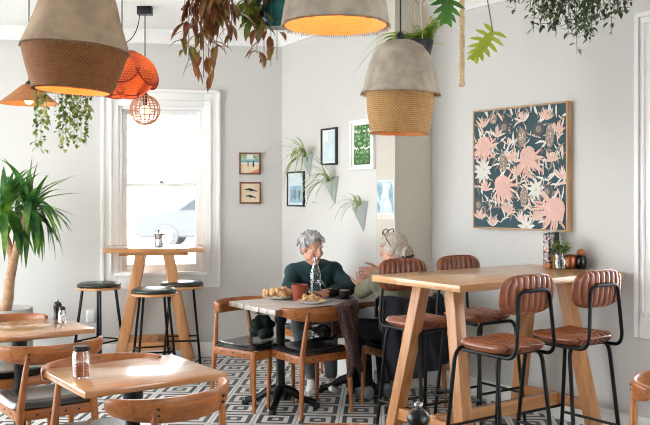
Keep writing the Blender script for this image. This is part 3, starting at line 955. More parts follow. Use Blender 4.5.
chair_scarf = V((-.115, 6.235, 0))
place(chair0, chair_scarf, TH, 'elbow chair with a dark scarf over its back rail, at the occupied table', 'chair', CG)
for p, rz, lab in (
    ((-.525, 6.42, 0), TH + PI + math.radians(16), 'elbow chair at the end of the plank table, dark green coat on its seat'),
    ((.57, 6.36, 0), TH, 'elbow chair the grey-blond person in olive sits on'),
    ((-.07, 7.22, 0), TH + PI, 'elbow chair of the person in the teal jumper, by the nook wall'),
    ((-.695, 3.585, 0), TH + .19, 'elbow chair tucked in, its broad back covering the front of the sugar jar table'),
    ((-.99, 4.01, 0), TH + PI, 'elbow chair on the window side of the sugar jar table, rail end past its corner'),
    ((-1.52, 4.73, 0), TH, 'elbow chair with screw-dotted seat frame, between the two small oak tables'),
    ((-2.0, 5.44, 0), TH + PI, 'elbow chair behind the salt and pepper table, nearest the yucca pot'),
    ((.045, 2.70, 0), PI, 'elbow chair cut off by the bottom edge, only its rail top showing'),
    ((1.585, 3.64, 0), TH + PI, 'pale-lit elbow chair alone beside the right wall, one rail end showing'),
): place(chair0, p, rz, lab, 'chair', CG)

# ---------------- small oak tables on cast iron pedestals
def pedestal(mb_parent, x, y, h, span=.27, ang=0):
    mb = MB(); mb.lathe([(0, .05), (.06, .05), (.06, .11), (.038, .15), (.032, .2), (.032, h - .09), (.045, h - .07), (.045, h - .03), (.1, h - .02), (.1, h), (0, h)], 20, (x, y, 0))
    mb.build('column', M['iron'], mb_parent)
    for k in range(4):
        a = ang + PI / 4 + k * PI / 2
        d = V((math.cos(a), math.sin(a), 0)); c = V((x, y, 0))
        mb = MB(); mb.tube([c + d * .03 + V((0, 0, .12)), c + d * .1 + V((0, 0, .10)), c + d * (span * .65) + V((0, 0, .055)), c + d * span + V((0, 0, .03))], [.04, .032, .024, .026], 10)
        f = mb.build('foot', M['iron'], mb_parent)
        mb = MB(); mb.lathe([(0, 0), (.024, 0), (.028, .012), (.024, .03), (0, .034)], 14, c + d * (span + .005)); mb.build('glide', M['rubber'], f)

def oak_table(loc, w, d, label, rz=TH):
    t = empty('dining_table', loc, rz, label, 'table', 'small oak dining tables')
    mb = MB(); mb.box((0, 0, .735), (w, d, .03), .006); mb.build('tabletop', M['oak'], t, smooth=30)
    mb = MB()
    for c, s in (((0, .12, .705), (w * .8, .05, .03)), ((0, -.12, .705), (w * .8, .05, .03))): mb.box(c, s, .003)
    mb.build('batten', M['oak'], t, smooth=30)
    pedestal(t, 0, 0, .70, .25)
    return t
P_near = V((-.964, 3.49, 0))
oak_table(P_near + T2(.325, .28), .65, .56, 'small oak table with the brown sugar jar, window glare on its top')
P_left = V((-1.363, 5.17, 0))
oak_table(P_left + T2(-.36, .29), .72, .58, 'small oak table with the salt and pepper, beside the yucca')
oak_table((.31, 2.22, 0), .62, .6, 'small oak table under the round-topped pepper grinder, below the picture edge')

# ---------------- plank table where the two people sit
P_pl = V((-.342, 5.95, 0))
PLW, PLD = 1.2, .65
pt = empty('plank_table', P_pl + T2(PLW / 2, PLD / 2), TH, 'plank table where the two people sit over coffee, window glare put in its colour', 'table')
mb = MB()
for i in range(6):
    y = -PLD / 2 + (i + .5) * PLD / 6
    mb.box((0, y, .731), (PLW, PLD / 6 - .009, .036), .004)
mb.build('tabletop', M['plank'], pt, smooth=30)
mb = MB(); mb.box((0, 0, .7), (PLW - .08, .04, .026)); mb.box((-PLW * .38, 0, .7), (.05, PLD - .06, .026)); mb.box((PLW * .38, 0, .7), (.05, PLD - .06, .026))
mb.box((0, -PLD / 2 + .010, .7315), (PLW - .012, .021, .0372), .003); mb.build('frame', M['plank_edge'], pt, smooth=0)
pedestal(pt, -PLW * .29, 0, .69, .26); pedestal(pt, PLW * .27, 0, .69, .26)

# ---------------- trestle bar tables
def trestle(t, xs, yl, tops, feet, h, sec, zlo, mat_leg='oak_z', axis='x', lean=0.0):
    """xs: the two stations along the table; legs run from tops (y) down to feet (y)"""
    for x in xs:
        sgn = -1 if x < 0 else 1
        for a, b in zip(tops, feet):
            mb = MB(); mb.beam((x + sgn * lean, b, 0), (x, a, h), sec[0], sec[1], .004, (1, 0, 0)); mb.build('leg', M[mat_leg], t, smooth=30)
        k = zlo / h
        mb = MB(); mb.beam((x + sgn * lean * (1 - k), feet[0] + (tops[0] - feet[0]) * k, zlo), (x + sgn * lean * (1 - k), feet[1] + (tops[1] - feet[1]) * k, zlo), .045, .07, .003, (1, 0, 0)); mb.build('cross_rail', M['oak_y'], t, smooth=30)
    mb = MB(); k = zlo / h
    mb.beam((xs[0] - lean * (1 - k), 0, zlo), (xs[1] + lean * (1 - k), 0, zlo), .05, .085, .003, (0, 1, 0)); mb.build('stretcher', M['oak'], t, smooth=30)

BT = V((.731, 4.71, 0)); BW, BD = 1.43, .77
bt = empty('bar_table', BT + T2(BW / 2, BD / 2), TH, 'long oak trestle bar table set end-on against the right wall', 'bar table', 'oak trestle bar tables')
mb = MB(); mb.box((0, 0, 1.03), (BW, BD, .04), .004); mb.build('tabletop', M['pine_top'], bt, smooth=30)
trestle(bt, (-BW / 2 + .22, BW / 2 - .24), 0, (-.105, .165), (-.30, .365), 1.01, (.08, .075), .2, lean=.085)
wt = empty('bar_table', (-1.545, 7.90, 0), math.radians(8.8), 'small square trestle bar table in front of the sash window', 'bar table', 'oak trestle bar tables')
mb = MB(); mb.box((0, 0, 1.032), (.87, .56, .036), .004); mb.build('tabletop', M['oak'], wt, smooth=30)
mb = MB(); mb.box((0, -.2, 1.0), (.6, .04, .03)); mb.box((0, .2, 1.0), (.6, .04, .03)); mb.build('batten', M['oak'], wt, smooth=0)
for y in (-.19, .19):
    s = 1 if y > 0 else -1
    for sx in (-1, 1):
        mb = MB(); mb.beam((sx * .315, y + s * .03, 0), (sx * .12, y, .99), .085, .06, .004, (1, 0, 0)); mb.build('leg', M['oak_z'], wt, smooth=30)
    mb = MB(); mb.box((0, y + s * .022, .2), (.5, .04, .07), .003); mb.build('cross_rail', M['oak'], wt, smooth=30)
mb = MB(); mb.box((0, 0, .2), (.06, .4, .05), .003); mb.build('stretcher', M['oak_y'], wt, smooth=30)

wt.scale.z = 1.02
# ---------------- bar stools: channelled tan leather on black tube
def make_bar_stool():
    r = empty('bar_stool')
    mb = MB(); mb.pad(.375, .365, .046, .036, 72, 24, 4.5, 5, channels=9, depth=.024, T=lambda p: p + V((.0, -.03, .738 - .022 * (1 - min(1, abs(p.x) / .2) ** 2) * (1 if p.z > 0 else .3) + .012 * (p.y / .195) ** 2)))
    s = mb.build('seat', M['tan_leather'], r, smooth=70)
    mb = MB(); mb.tube([(math.copysign(abs(math.cos(a)) ** .5, math.cos(a)) * .187, math.copysign(abs(math.sin(a)) ** .5, math.sin(a)) * .182 - .03, .738 + .012 * math.sin(a) ** 2) for a in [2 * PI * i / 48 for i in range(48)]], .004, 6, closed=True); mb.build('piping', M['tan_leather'], s)
    def BT_(p):                                       # stand the pad up, lean and curve it round the sitter
        x, y, z = p
        return V((x, -.215 - z - .10 * (y) + .32 * x * x, 1.022 + y))
    mb = MB(); mb.pad(.41, .205, .032, .028, 72, 20, 3.6, 5, channels=9, depth=.016, T=BT_)
    b = mb.build('backrest', M['tan_leather'], r, smooth=70)
    mb = MB(); mb.tube([BT_((math.copysign(abs(math.cos(a)) ** .6, math.cos(a)) * .204, math.copysign(abs(math.sin(a)) ** .6, math.sin(a)) * .102, 0)) for a in [2 * PI * i / 56 for i in range(56)]], .004, 6, closed=True); mb.build('piping', M['tan_leather'], b)
    for nm, y0, y1, w0, w1 in (('rear_legs', -.225, -.15, .205, .17), ('front_legs', .215, .15, .205, .17)):
        for sx in (-1, 1):
            mb = MB(); mb.tube([(sx * w0, y0, .006), (sx * (w0 * .25 + w1 * .75), y0 * .25 + y1 * .75, .55)] + bez((sx * (w0 * .12 + w1 * .88), y0 * .12 + y1 * .88, .64), (sx * w1, y1, .708), (sx * (w1 - .06), y1, .708), 6) + [(0, y1, .708)], .0115, 10); l = mb.build('leg', M['black_metal'], r)
            mb = MB(); mb.lathe([(0, 0), (.014, 0), (.014, .02), (0, .02)], 12, (sx * w0, y0, 0)); mb.build('foot_cap', M['rubber'], l)
    mb = MB(); mb.tube([(-.15, .12, .70), (-.15, -.15, .70)] + bez((-.15, -.2, .70), (-.15, -.262, .70), (-.142, -.262, .78), 6) + [(-.125, -.255, .96)] + bez((-.12, -.254, 1.0), (-.115, -.256, 1.045), (-.06, -.258, 1.045), 6) +
        [V((-p.x, p.y, p.z)) for p in reversed([V(q) for q in [(-.15, .12, .70), (-.15, -.15, .70)] + bez((-.15, -.2, .70), (-.15, -.262, .70), (-.142, -.262, .78), 6) + [(-.125, -.255, .96)] + bez((-.12, -.254, 1.0), (-.115, -.256, 1.045), (-.06, -.258, 1.045), 6)])], .0105, 10)
    mb.build('back_support', M['black_metal'], r)
    for a, b_ in (((-.2, -.21, .2), (.2, -.21, .2)), ((-.196, .2, .27), (.196, .2, .27)), ((-.197, -.208, .23), (-.197, .2, .23)), ((.197, -.208, .23), (.197, .2, .23))):
        mb = MB(); mb.tube([a, b_], .0085, 8); mb.build('foot_rail', M['black_metal'], r)
    return r
stool0 = make_bar_stool()
SG = 'tan leather bar stools at the long bar table'
place(stool0, (1.39, 4.99, 0), TH, 'tan leather bar stool with back to camera, nearer the jars and right wall', 'bar stool', SG)
place(stool0, (.94, 4.72, 0), TH, 'tan leather bar stool with back to camera, nearer the table end with trestle legs', 'bar stool', SG)
place(stool0, (.625, 5.51, 0), TH + PI, 'tan leather bar stool facing camera, its back just before the person in olive', 'bar stool', SG)
place(stool0, (1.035, 5.81, 0), TH + PI, 'tan leather bar stool facing camera, in the corner beside the right wall', 'bar stool', SG)

def make_round_stool():
    r = empty('round_stool')
    mb = MB(); mb.lathe([(0, .728), (.18, .728), (.192, .738), (.190, .752), (.165, .765), (.09, .771), (0, .772)], 40); mb.build('seat', M['green_vinyl'], r, smooth=60)
    mb = MB(); mb.lathe([(0, .706), (.186, .706), (.192, .710), (.192, .726), (.186, .729), (0, .729)], 40); mb.build('seat_base', M['oak'], r, smooth=40)
    for sx in (-1, 1):
        for sy in (-1, 1):
            mb = MB(); mb.beam((sx * .165, sy * .165, 0), (sx * .1, sy * .1, .71), .02, .02, .003, (1, 0, 0)); mb.build('leg', M['black_metal'], r, smooth=30)
    for a, b in (((-1, -1), (1, -1)), ((1, -1), (1, 1)), ((1, 1), (-1, 1)), ((-1, 1), (-1, -1))):
        mb = MB(); k = .142; mb.tube([(a[0] * k, a[1] * k, .25), (b[0] * k, b[1] * k, .25)], .008, 8); mb.build('foot_rail', M['black_metal'], r)
    return r
rs0 = make_round_stool()
RG = 'round dark green stools at the window'
place(rs0, (-2.005, 7.72, 0), -.48, 'round green-topped stool standing by the power outlet, apart from the table legs', 'stool', RG)
place(rs0, (-1.425, 7.25, 0), .35, 'round green-topped stool in front of the window bar table legs', 'stool', RG)
place(rs0, (-1.285, 7.82, 0), .15, 'round green-topped stool partly behind the window bar table, by the window frame', 'stool', RG)
# ================================================================== LAMPS
def point_light(parent, loc, power, col, r=.03):
    l = bpy.data.lights.new('lamp_light', 'POINT'); l.energy = power; l.color = col; l.shadow_soft_size = r
    o = bpy.data.objects.new('lamp_light', l); COL.objects.link(o); o.parent = parent; o.location = loc
    return o

def cord(parent, z0, z1, r=.0045, rose=True):
    mb = MB(); mb.tube([(0, 0, z0), (0, 0, z1)], r, 8)
    if rose: mb.lathe([(0, z1 - .03), (.03, z1 - .03), (.045, z1 - .012), (.045, z1), (0, z1)], 24)
    mb.build('cord', M['black_cord'], parent)

def basket_lamp(loc, label, dome, skirt, tilt, dome_mat, skirt_mat, power, lo, rim):
    """dome / skirt: (r, z) outlines from top down, z from the waist"""
    r = empty('basket_pendant_lamp', loc, 0, label, 'pendant lamp', 'felt and basket pendant lamps')
    R = Matrix.Rotation(math.radians(tilt), 3, 'Y')
    rg = random.Random(int(loc[0] * 100))
    def shell(outline, name, mat, th, fr):
        mb = MB()
        mb.lathe(outline + [(q - th, z + .002) for q, z in reversed(outline)], 64, (0, 0, 0), R)
        o = mb.build(name, M[mat], r, smooth=50)
        for v in o.data.vertices:
            n = noise.noise(v.co * 9.0) * .004
            v.co += V((v.co.x, v.co.y, 0)).normalized() * n
        if fr:                                           # frayed hem
            mb = MB(); q, z = outline[-1]
            for k in range(150):
                a = 2 * PI * k / 150
                p = R @ V((math.cos(a) * (q - .003), math.sin(a) * (q - .003), z))
                mb.tube([p, p + V((math.cos(a) * .006, math.sin(a) * .006, -rg.uniform(.006, fr)))], [.0022, .0012], 4)
            mb.build('frayed_hem', M[dome_mat if name == 'dome' else skirt_mat], o)
        return o
    shell(dome, 'dome', dome_mat, .008, .016)
    if skirt: shell(skirt, 'woven_skirt', skirt_mat, .006, .009)
    # pale woven lining
    src = (skirt or []) ; full = dome + src
    mb = MB(); mb.lathe([(max(.001, q - .0145), z - .004) for q, z in full], 64, (0, 0, 0), R); mb.build('lining', M['weave_in'], r, smooth=60)
    tz = dome[0][1]
    mb = MB(); mb.lathe([(0, tz - .09), (.02, tz - .09), (.024, tz - .03), (.03, tz), (.024, tz + .03), (.008, tz + .045), (0, tz + .045)], 20, (0, 0, 0)); mb.build('lamp_holder', M['black_plastic'], r)
    mb = MB(); mb.ball((0, 0, tz - .125), .035, (1, 1, 1.2)); mb.build('bulb', M['bulb'], r)
    point_light(r, (0, 0, lo), power, (1.0, .58, .26))
    cord(r, tz + .04, CEIL - loc[2])
    return r

p = at(75.5, 48, 3.66)
basket_lamp(p, 'big tilted pendant lamp with brown felt dome above a brown woven skirt',
    [(.03, .33), (.07, .322), (.11, .295), (.14, .245), (.16, .19), (.18, .12), (.20, .06), (.22, .006), (.224, -.002)],
    [(.218, .004), (.214, -.03), (.198, -.085), (.18, -.14), (.165, -.178)], 3.6, 'felt_brown', 'weave_brown', 2.3, -.02, .168)
p = at(335.5, 25, 3.38)
basket_lamp((p.x, p.y, p.z), 'grey felt bell pendant lamp without a skirt, its glowing mouth open below',
    [(.03, .33), (.08, .322), (.13, .285), (.165, .22), (.186, .14), (.2, .07), (.212, 0.0)], None, 0, 'felt', 'weave_tan', 1.9, .08, .2)
p = at(400.5, 93, 4.95)
basket_lamp(p, 'grey felt domed pendant lamp with a pale herringbone woven skirt, near the right wall',
    [(.02, .302), (.07, .295), (.12, .27), (.158, .225), (.185, .16), (.2, .09), (.21, .03), (.226, -.004)],
    [(.193, .004), (.192, -.04), (.186, -.11), (.174, -.18), (.164, -.228)], 1.5, 'felt', 'weave_tan', .2, -.0, .16)

p = at(29, 103.5, 6.2)
r = empty('rattan_pendant_lamp', p, 0, 'flat conical rattan pendant lamp with a bare lit bulb', 'pendant lamp')
mb = MB(); mb.lathe([(.028, .136), (.05, .13), (.12, .07), (.207, 0), (.203, -.002), (.118, .064), (.05, .122), (.028, .128)], 56); mb.build('shade', M['rattan'], r, smooth=60)
mb = MB(); mb.lathe([(0, .075), (.02, .075), (.02, .13), (.03, .137), (.012, .16), (0, .16)], 18); mb.build('lamp_holder', M['black_plastic'], r)
mb = MB(); mb.ball((0, 0, .035), .034, (1, 1, 1.2)); mb.build('bulb', M['bulb'], r)
point_light(r, (0, 0, -.01), 3.2, (1, .62, .3)); cord(r, .15, CEIL - p.z)

# orange lotus lantern of overlapping string-woven petals
p = at(122, 80, 6.0)
r = empty('orange_lantern', p, 0, 'orange string-woven lantern with overlapping rounded petals', 'pendant lamp')
def shell_petal(phi, mid, rng, half, rad, name):
    def P(x, y):
        th = mid + y * rng; ph = phi + x * half / max(.45, math.sin(th))
        k = rad * (1 + .07 * (1 - x * x))
        return V((k * math.sin(th) * math.cos(ph), k * math.sin(th) * math.sin(ph), k * .72 * math.cos(th) + .02))
    mb = MB(); nr, nt = 6, 28
    c = mb.bm.verts.new(P(0, 0)); rings = []
    for i in range(1, nr + 1): rings.append(mb.verts([P(i / nr * math.cos(2 * PI * k / nt), i / nr * math.sin(2 * PI * k / nt)) for k in range(nt)]))
    uv = lambda i, k: (.5 + i / nr * math.cos(2 * PI * k / nt) * .5, (.5 + i / nr * math.sin(2 * PI * k / nt) * .5) * .25)
    for k in range(nt):
        l = (k + 1) % nt
        mb.face([c, rings[0][k], rings[0][l]], [uv(0, 0), uv(1, k), uv(1, k + 1)])
        for i in range(nr - 1): mb.face([rings[i][k], rings[i + 1][k], rings[i + 1][l], rings[i][l]], [uv(i + 1, k), uv(i + 2, k), uv(i + 2, k + 1), uv(i + 1, k + 1)])
    o = mb.build(name, M['orange_weave'], r, smooth=80)
    mb = MB(); mb.tube([P(math.cos(2 * PI * k / 40) * 1.005, math.sin(2 * PI * k / 40) * 1.005) for k in range(40)], .0065, 6, closed=True); mb.build('rim', M['orange_edge'], o)
for k in range(6):
    shell_petal(k * PI / 3 + .15, 2.0, .6, .62, .205, 'petal')
for k in range(6):
    shell_petal(k * PI / 3 + .15 + PI / 6, 1.15, .78, .58, .238, 'petal')
mb = MB(); mb.lathe([(0, .09), (.02, .09), (.03, .19), (.01, .2), (0, .2)], 16); mb.build('lamp_holder', M['black_plastic'], r)
mb = MB(); mb.ball((0, 0, .05), .035); mb.build('bulb', M['bulb'], r)
point_light(r, (0, 0, .02), 3.2, (1, .7, .45), .04); cord(r, .19, CEIL - p.z, .004)

# bamboo globe lantern
p = at(145, 110, 7.17)
r = empty('globe_pendant_lamp', p, 0, 'small pale slatted globe pendant lamp hanging before the window top', 'pendant lamp')
mb = MB(); R0 = .122
for k in range(9):
    a = PI * k / 9
    mb.tube([(math.cos(a) * R0 * math.sin(t), math.sin(a) * R0 * math.sin(t), R0 * math.cos(t)) for t in [2 * PI * i / 48 for i in range(48)]], .0042, 6, closed=True)
for k in range(1, 8):
    t = PI * k / 8
    mb.tube([(R0 * math.sin(t) * math.cos(q), R0 * math.sin(t) * math.sin(q), R0 * math.cos(t)) for q in [2 * PI * i / 48 for i in range(48)]], .0042, 6, closed=True)
mb.build('slats', M['bamboo'], r)
mb = MB(); mb.lathe([(0, .03), (.018, .03), (.02, .11), (.024, .125), (.01, .15), (0, .15)], 16); mb.build('lamp_holder', M['black_plastic'], r)
mb = MB(); mb.ball((0, 0, -.01), .048); mb.build('bulb', M['bulb_soft'], r)
mb = MB(); mb.tube([(0, 0, .14), (0, 0, CEIL - p.z - .02)], .0045, 8); hk = V((-.22, -.1, CEIL - p.z))
mb.tube([(-.04, -.01, CEIL - p.z - .045)] + bez((-.04, -.01, CEIL - p.z - .045), (-.05, -.03, CEIL - p.z - .3), (-.2, -.09, CEIL - p.z - .33), 10) + bez((-.2, -.09, CEIL - p.z - .33), (-.33, -.15, CEIL - p.z - .33), (-.42, -.2, CEIL - p.z - .002), 10)[1:], .004, 8)
mb.build('cord', M['black_cord'], r)
mb = MB(); mb.box((0, 0, CEIL - p.z - .034), (.12, .08, .068), .004); mb.build('ceiling_rose', M['black_plastic'], r, smooth=30)

# ================================================================== HANGING PLANTS
def hanger(parent, rpot, zrim, ztop, mat, n=3, r=.004, a0=.4, name='hanger_cord'):
    mb = MB()
    for k in range(n):
        a = a0 + 2 * PI * k / n
        mb.tube([(math.cos(a) * rpot, math.sin(a) * rpot, zrim), (0, 0, ztop)], r, 6)
    mb.build(name, mat, parent)
def pot(parent, prof, mat, zsoil, rs):
    mb = MB(); mb.lathe(prof, 32); mb.build('pot', mat, parent, smooth=50)
    mb = MB(); mb.lathe([(0, zsoil), (rs, zsoil)], 24); mb.build('soil', M['soil'], parent)
BOWL = lambda R, h: [(0, 0), (R * .55, 0), (R * .8, h * .25), (R * .97, h * .65), (R, h), (R - .012, h), (R * .94, h * .65), (R * .75, h * .3), (0, h * .28)]

def strand(mb, mbs, pts, nl, L, W, rng, droop=.8, out=.8, wig=.01, fold=.15, taper=False, waist=None):
    """leaves along a hanging stem"""
    pts = [V(p) for p in pts]
    mbs.tube(pts, .0016, 5)
    m = len(pts) - 1
    for i in range(nl):
        f = rng.uniform(.02, 1) * m; k = min(int(f), m - 1)
        p = pts[k].lerp(pts[k + 1], f - k) + V((rng.gauss(0, wig), rng.gauss(0, wig), 0))
        a = rng.uniform(0, 2 * PI)
        d = V((math.cos(a) * out, math.sin(a) * out, rng.uniform(-.7, .3)))
        s = rng.uniform(.7, 1.15) * (1 - .45 * (f / m) if taper else 1)
        mb.leaf(p, d, L * s, W * s, None, droop, 4, fold, .75, waist)

# (a) leafy trailing plant behind the big lamp
p = at(62, 72, 4.7)
r = empty('hanging_plant', (p.x, p.y, p.z), 0, 'trailing plant with small cream-edged leaves, hanging behind the big brown lamp', 'hanging plant', 'hanging plants')
pot(r, BOWL(.1, .12), M['black_pot'], .1, .085); hanger(r, .1, .12, CEIL - p.z, M['black_cord'])
mb, ms = MB(), MB(); rg = random.Random(21)
for (px, y1, dy) in ((36, 148, -.02), (41, 150, .03), (46, 128, 0), (59, 138, 0), (63, 150, -.03), (66, 144, .03), (70, 130, .0), (77, 147, 0), (81, 140, .04), (86, 146, -.02), (88, 128, .02), (74, 136, -.04)):
    e = at(px, y1, 4.7 + dy) - p; t = V((e.x * .62, dy, .12))
    strand(mb, ms, [V((e.x * .4, dy, .11)), t + V((e.x * .2, 0, .02)), V((e.x * .95, dy, .0)), V((e.x, dy, e.z * .5)), e], 80, .034, .024, rg, .9, .6, .008)
mb.build('foliage', M['pearls'], r, smooth=0); ms.build('stems', M['stem'], r)

# (b) bronze-leaved plant, pot just above the frame
p = at(222, -34, 3.6)
r = empty('hanging_plant', p, 0, 'hanging plant with long drooping bronze and olive leaves, left of the teal pot', 'hanging plant', 'hanging plants')
pot(r, BOWL(.1, .11), M['concrete'], .09, .085); hanger(r, .1, .11, CEIL - p.z, M['jute'])
rg = random.Random(5)
mb, ms, mg = MB(), MB(), MB()
WB_ = lambda t: math.sin(PI * min(1, (t + .02) ** .8)) ** .8
specs = [  # (px end, py end, n leaves, green?)
    (172, 48, 7, 0), (178, 60, 10, 0), (186, 62, 16, 0), (193, 50, 18, 0), (197, 78, 16, 0), (203, 58, 16, 0), (209, 80, 14, 0), (214, 46, 14, 0), (206, 30, 16, 0), (199, 24, 16, 0), (212, 20, 14, 0),
    (222, 34, 8, 1), (228, 48, 10, 0), (233, 40, 7, 0), (234, 12, 6, 0)]
for px, py, n, g in specs:
    px = 206 + (px - 200) * .78; e = at(px, py, 3.6 + rg.uniform(-.07, .07)) - p
    st = V((e.x * .35, e.y * .5, .1)); k = V((e.x * .8, e.y, .06))
    strand(mg if g else mb, ms, [st, k, V((e.x * .95, e.y, -.08)), V((e.x, e.y, e.z * .55)), e], n * 2, .098, .025, rg, 1.2, .45, .012, .2, False, WB_)
mb.build('foliage', M['bronze'], r, smooth=0); mg.build('olive_foliage', M['bronze_green'], r, smooth=0); ms.build('stems', M['stem_brown'], r)

# (c) teal pot with olive trailing leaves
p = at(279, 28, 4.0)
r = empty('hanging_plant', p, 0, 'teal glazed hanging pot with olive and maroon leaves trailing from one side', 'hanging plant', 'hanging plants')
pot(r, BOWL(.105, .17), M['teal_glaze'], .15, .09); hanger(r, .1, .17, CEIL - p.z, M['jute'])
mb, ms, mg = MB(), MB(), MB(); rg = random.Random(8)
for px, py, n, g in ((246, 14, 12, 1), (250, 10, 12, 1), (253, 26, 12, 1), (258, 34, 8, 1), (250, 22, 10, 1), (264, 60, 9, 0), (257, 54, 8, 0), (271, 66, 6, 0), (277, 60, 3, 0)):
    e = at(px, py, 3.92 + rg.uniform(-.06, .06)) - p
    strand(mg if g else mb, ms, [V((-.06, e.y * .5, .16)), V((e.x * .6, e.y, .2)), V((e.x * .95, e.y, .12)), V((e.x, e.y, e.z * .4 + .05)), e], n, .1 if g else .082, .046 if g else .034, rg, 1.5, .5, .014, .2, False, WB_)
mb.build('foliage', M['bronze'], r, smooth=0); mg.build('olive_foliage', M['bronze_green'], r, smooth=0); ms.build('stems', M['stem_brown'], r)

# (d) black pot with fresh green fern and strappy leaves, behind the right lamp
p = at(418, 60, 5.55)
r = empty('hanging_plant', p, 0, 'black hanging pot with a lime green fern and thin arching fronds, behind the herringbone lamp', 'hanging plant', 'hanging plants')
pot(r, [(0, 0), (.075, 0), (.1, .12), (.094, .12), (.07, .01), (0, .01)], M['black_pot'], .1, .09)
hanger(r, .095, .12, CEIL - p.z, M['jute'], 4, .0045, .2)
mb, ms = MB(), MB(); rg = random.Random(12)
for k in range(40):
    a = rg.uniform(0, 2 * PI); L = rg.uniform(.1, .2)
    base = V((math.cos(a) * .04, math.sin(a) * .04, .11)); d = V((math.cos(a) * .55 - .3, math.sin(a) * .5 - .15, .7 + .5 * rg.random())).normalized()
    pp = base.copy(); path = [pp.copy()]
    for i in range(8):
        d = (d + V((0, 0, -.16))).normalized(); pp = pp + d * (L / 8); path.append(pp.copy())
        s = d.cross(V((0, 0, 1))).normalized()
        for sg in (-1, 1): mb.leaf(pp, d * .5 + s * sg, .075 * (1 - i / 11), .042 * (1 - i / 12), None, .3, 2, .1, .7)
    ms.tube(path, .002, 5)
mb.build('fern_fronds', M['fern'], r, smooth=0)
mb = MB()
for (px, py, h) in ((361, 56, .5), (372, 50, .42), (382, 48, .34), (392, 36, .3), (447, 45, .2), (352, 78, .4)):
    e = at(px, py, 5.5) - p
    pts = bez((0, 0, .1), (e.x * .55, -.02, h * .55), e, 12)
    for a, b_ in zip(pts[:-1], pts[1:]): pass
    rows = []
    for i, q in enumerate(pts):
        wdt = .016 * (1 - (i / 12) ** 2) + .001
        rows.append(mb.verts([q + V((0, -wdt, 0)), q + V((0, 0, -wdt * .3)), q + V((0, wdt, 0))]))
    for A, B in zip(rows[:-1], rows[1:]):
        mb.face([A[0], A[1], B[1], B[0]]); mb.face([A[1], A[2], B[2], B[1]])
mb.build('strap_leaves', M['fern'], r, smooth=0); ms.build('stems', M['stem'], r)

# (e) split-leaf philodendron with a jute macrame cord; pot above the frame
p = at(466, -45, 4.7)
r = empty('hanging_plant', p, 0, 'split-leaf philodendron with lobed leaves and a thick jute cord hanging below', 'hanging plant', 'hanging plants')
pot(r, BOWL(.11, .12), M['terracotta'], .1, .09); hanger(r, .11, .12, CEIL - p.z, M['jute'], 4, .006)
mb = MB()
rb = at(462, 86, 4.7) - p
for ph in (0, 2 * PI / 3, 4 * PI / 3):
    mb.tube([(rb.x + .008 * math.cos(ph + t * 60), .008 * math.sin(ph + t * 60), .0 + (rb.z) * t) for t in [i / 70 for i in range(71)]], [.0105 - .0045 * abs(math.sin(i / 70 * PI * 6)) for i in range(71)], 7)
mb.build('jute_cord', M['jute'], r)
def lobed_leaf(name, base, d, nrm, L, Wd, mat, parent, lobes=6):
    d = V(d).normalized(); n = V(nrm).normalized(); s = d.cross(n).normalized(); n = s.cross(d)
    mb = MB(); base = V(base)
    mid = []
    for i in range(13): t = i / 12; mid.append(base + d * (L * t) - n * (.10 * L * t * t))
    mb.tube(mid, [.0028 * (1 - .7 * i / 12) for i in range(13)], 6)
    # central blade
    rows = []
    for i, q in enumerate(mid):
        t = i / 12; wv = Wd * .16 * math.sin(PI * (t * .93 + .05)) ** .6 + .002
        rows.append(mb.verts([q - s * wv, q, q + s * wv]))
    for A, B in zip(rows[:-1], rows[1:]):
        mb.face([A[0], A[1], B[1], B[0]]); mb.face([A[1], A[2], B[2], B[1]])
    for i in range(lobes):
        t = .02 + .78 * i / (lobes - 1); q = base + d * (L * t) - n * (.10 * L * t * t)
        for sg in (-1, 1):
            ang = math.radians(118 - 78 * (i / (lobes - 1)))
            dd = d * math.cos(ang) + s * (sg * math.sin(ang))
            ln = Wd * .58 * (1 - .45 * abs(t - .25) / .6) 
            mb.leaf(q, dd, ln, Wd * .145, n, .5, 5, .1, .9, waist=lambda u: .55 + .45 * math.sin(PI * min(1, u * 1.02)) if u < .75 else max(.02, (1 - u) * 3.4) * .86)
    return mb.build(name, M[mat], parent, smooth=40)
l1 = at(449, -10, 4.62) - p; lobed_leaf('leaf', l1, (-.10, -.1, -1), (0.05, -1, .15), .18, .19, 'philo', r)
l2 = at(489, 34, 4.55) - p; lobed_leaf('leaf', l2 + V((.02, 0, .01)), (-.62, -.15, -.78), (-.25, -1, .3), .185, .17, 'philo_lime', r)
mb = MB(); mb.tube([(0, 0, .1)] + bez((.0, 0, .1), (.06, -.05, .06), l2 + V((.02, 0, .01)), 10), .0035, 6); mb.tube(bez((0, 0, .1), (-.06, -.04, .16), l1, 8), .0035, 6)
mb.build('stems', M['stem'], r)
l3 = at(500, -40, 4.7) - p; lobed_leaf('leaf', l3, (.8, -.2, .3), (0, -.4, 1), .2, .2, 'philo', r)

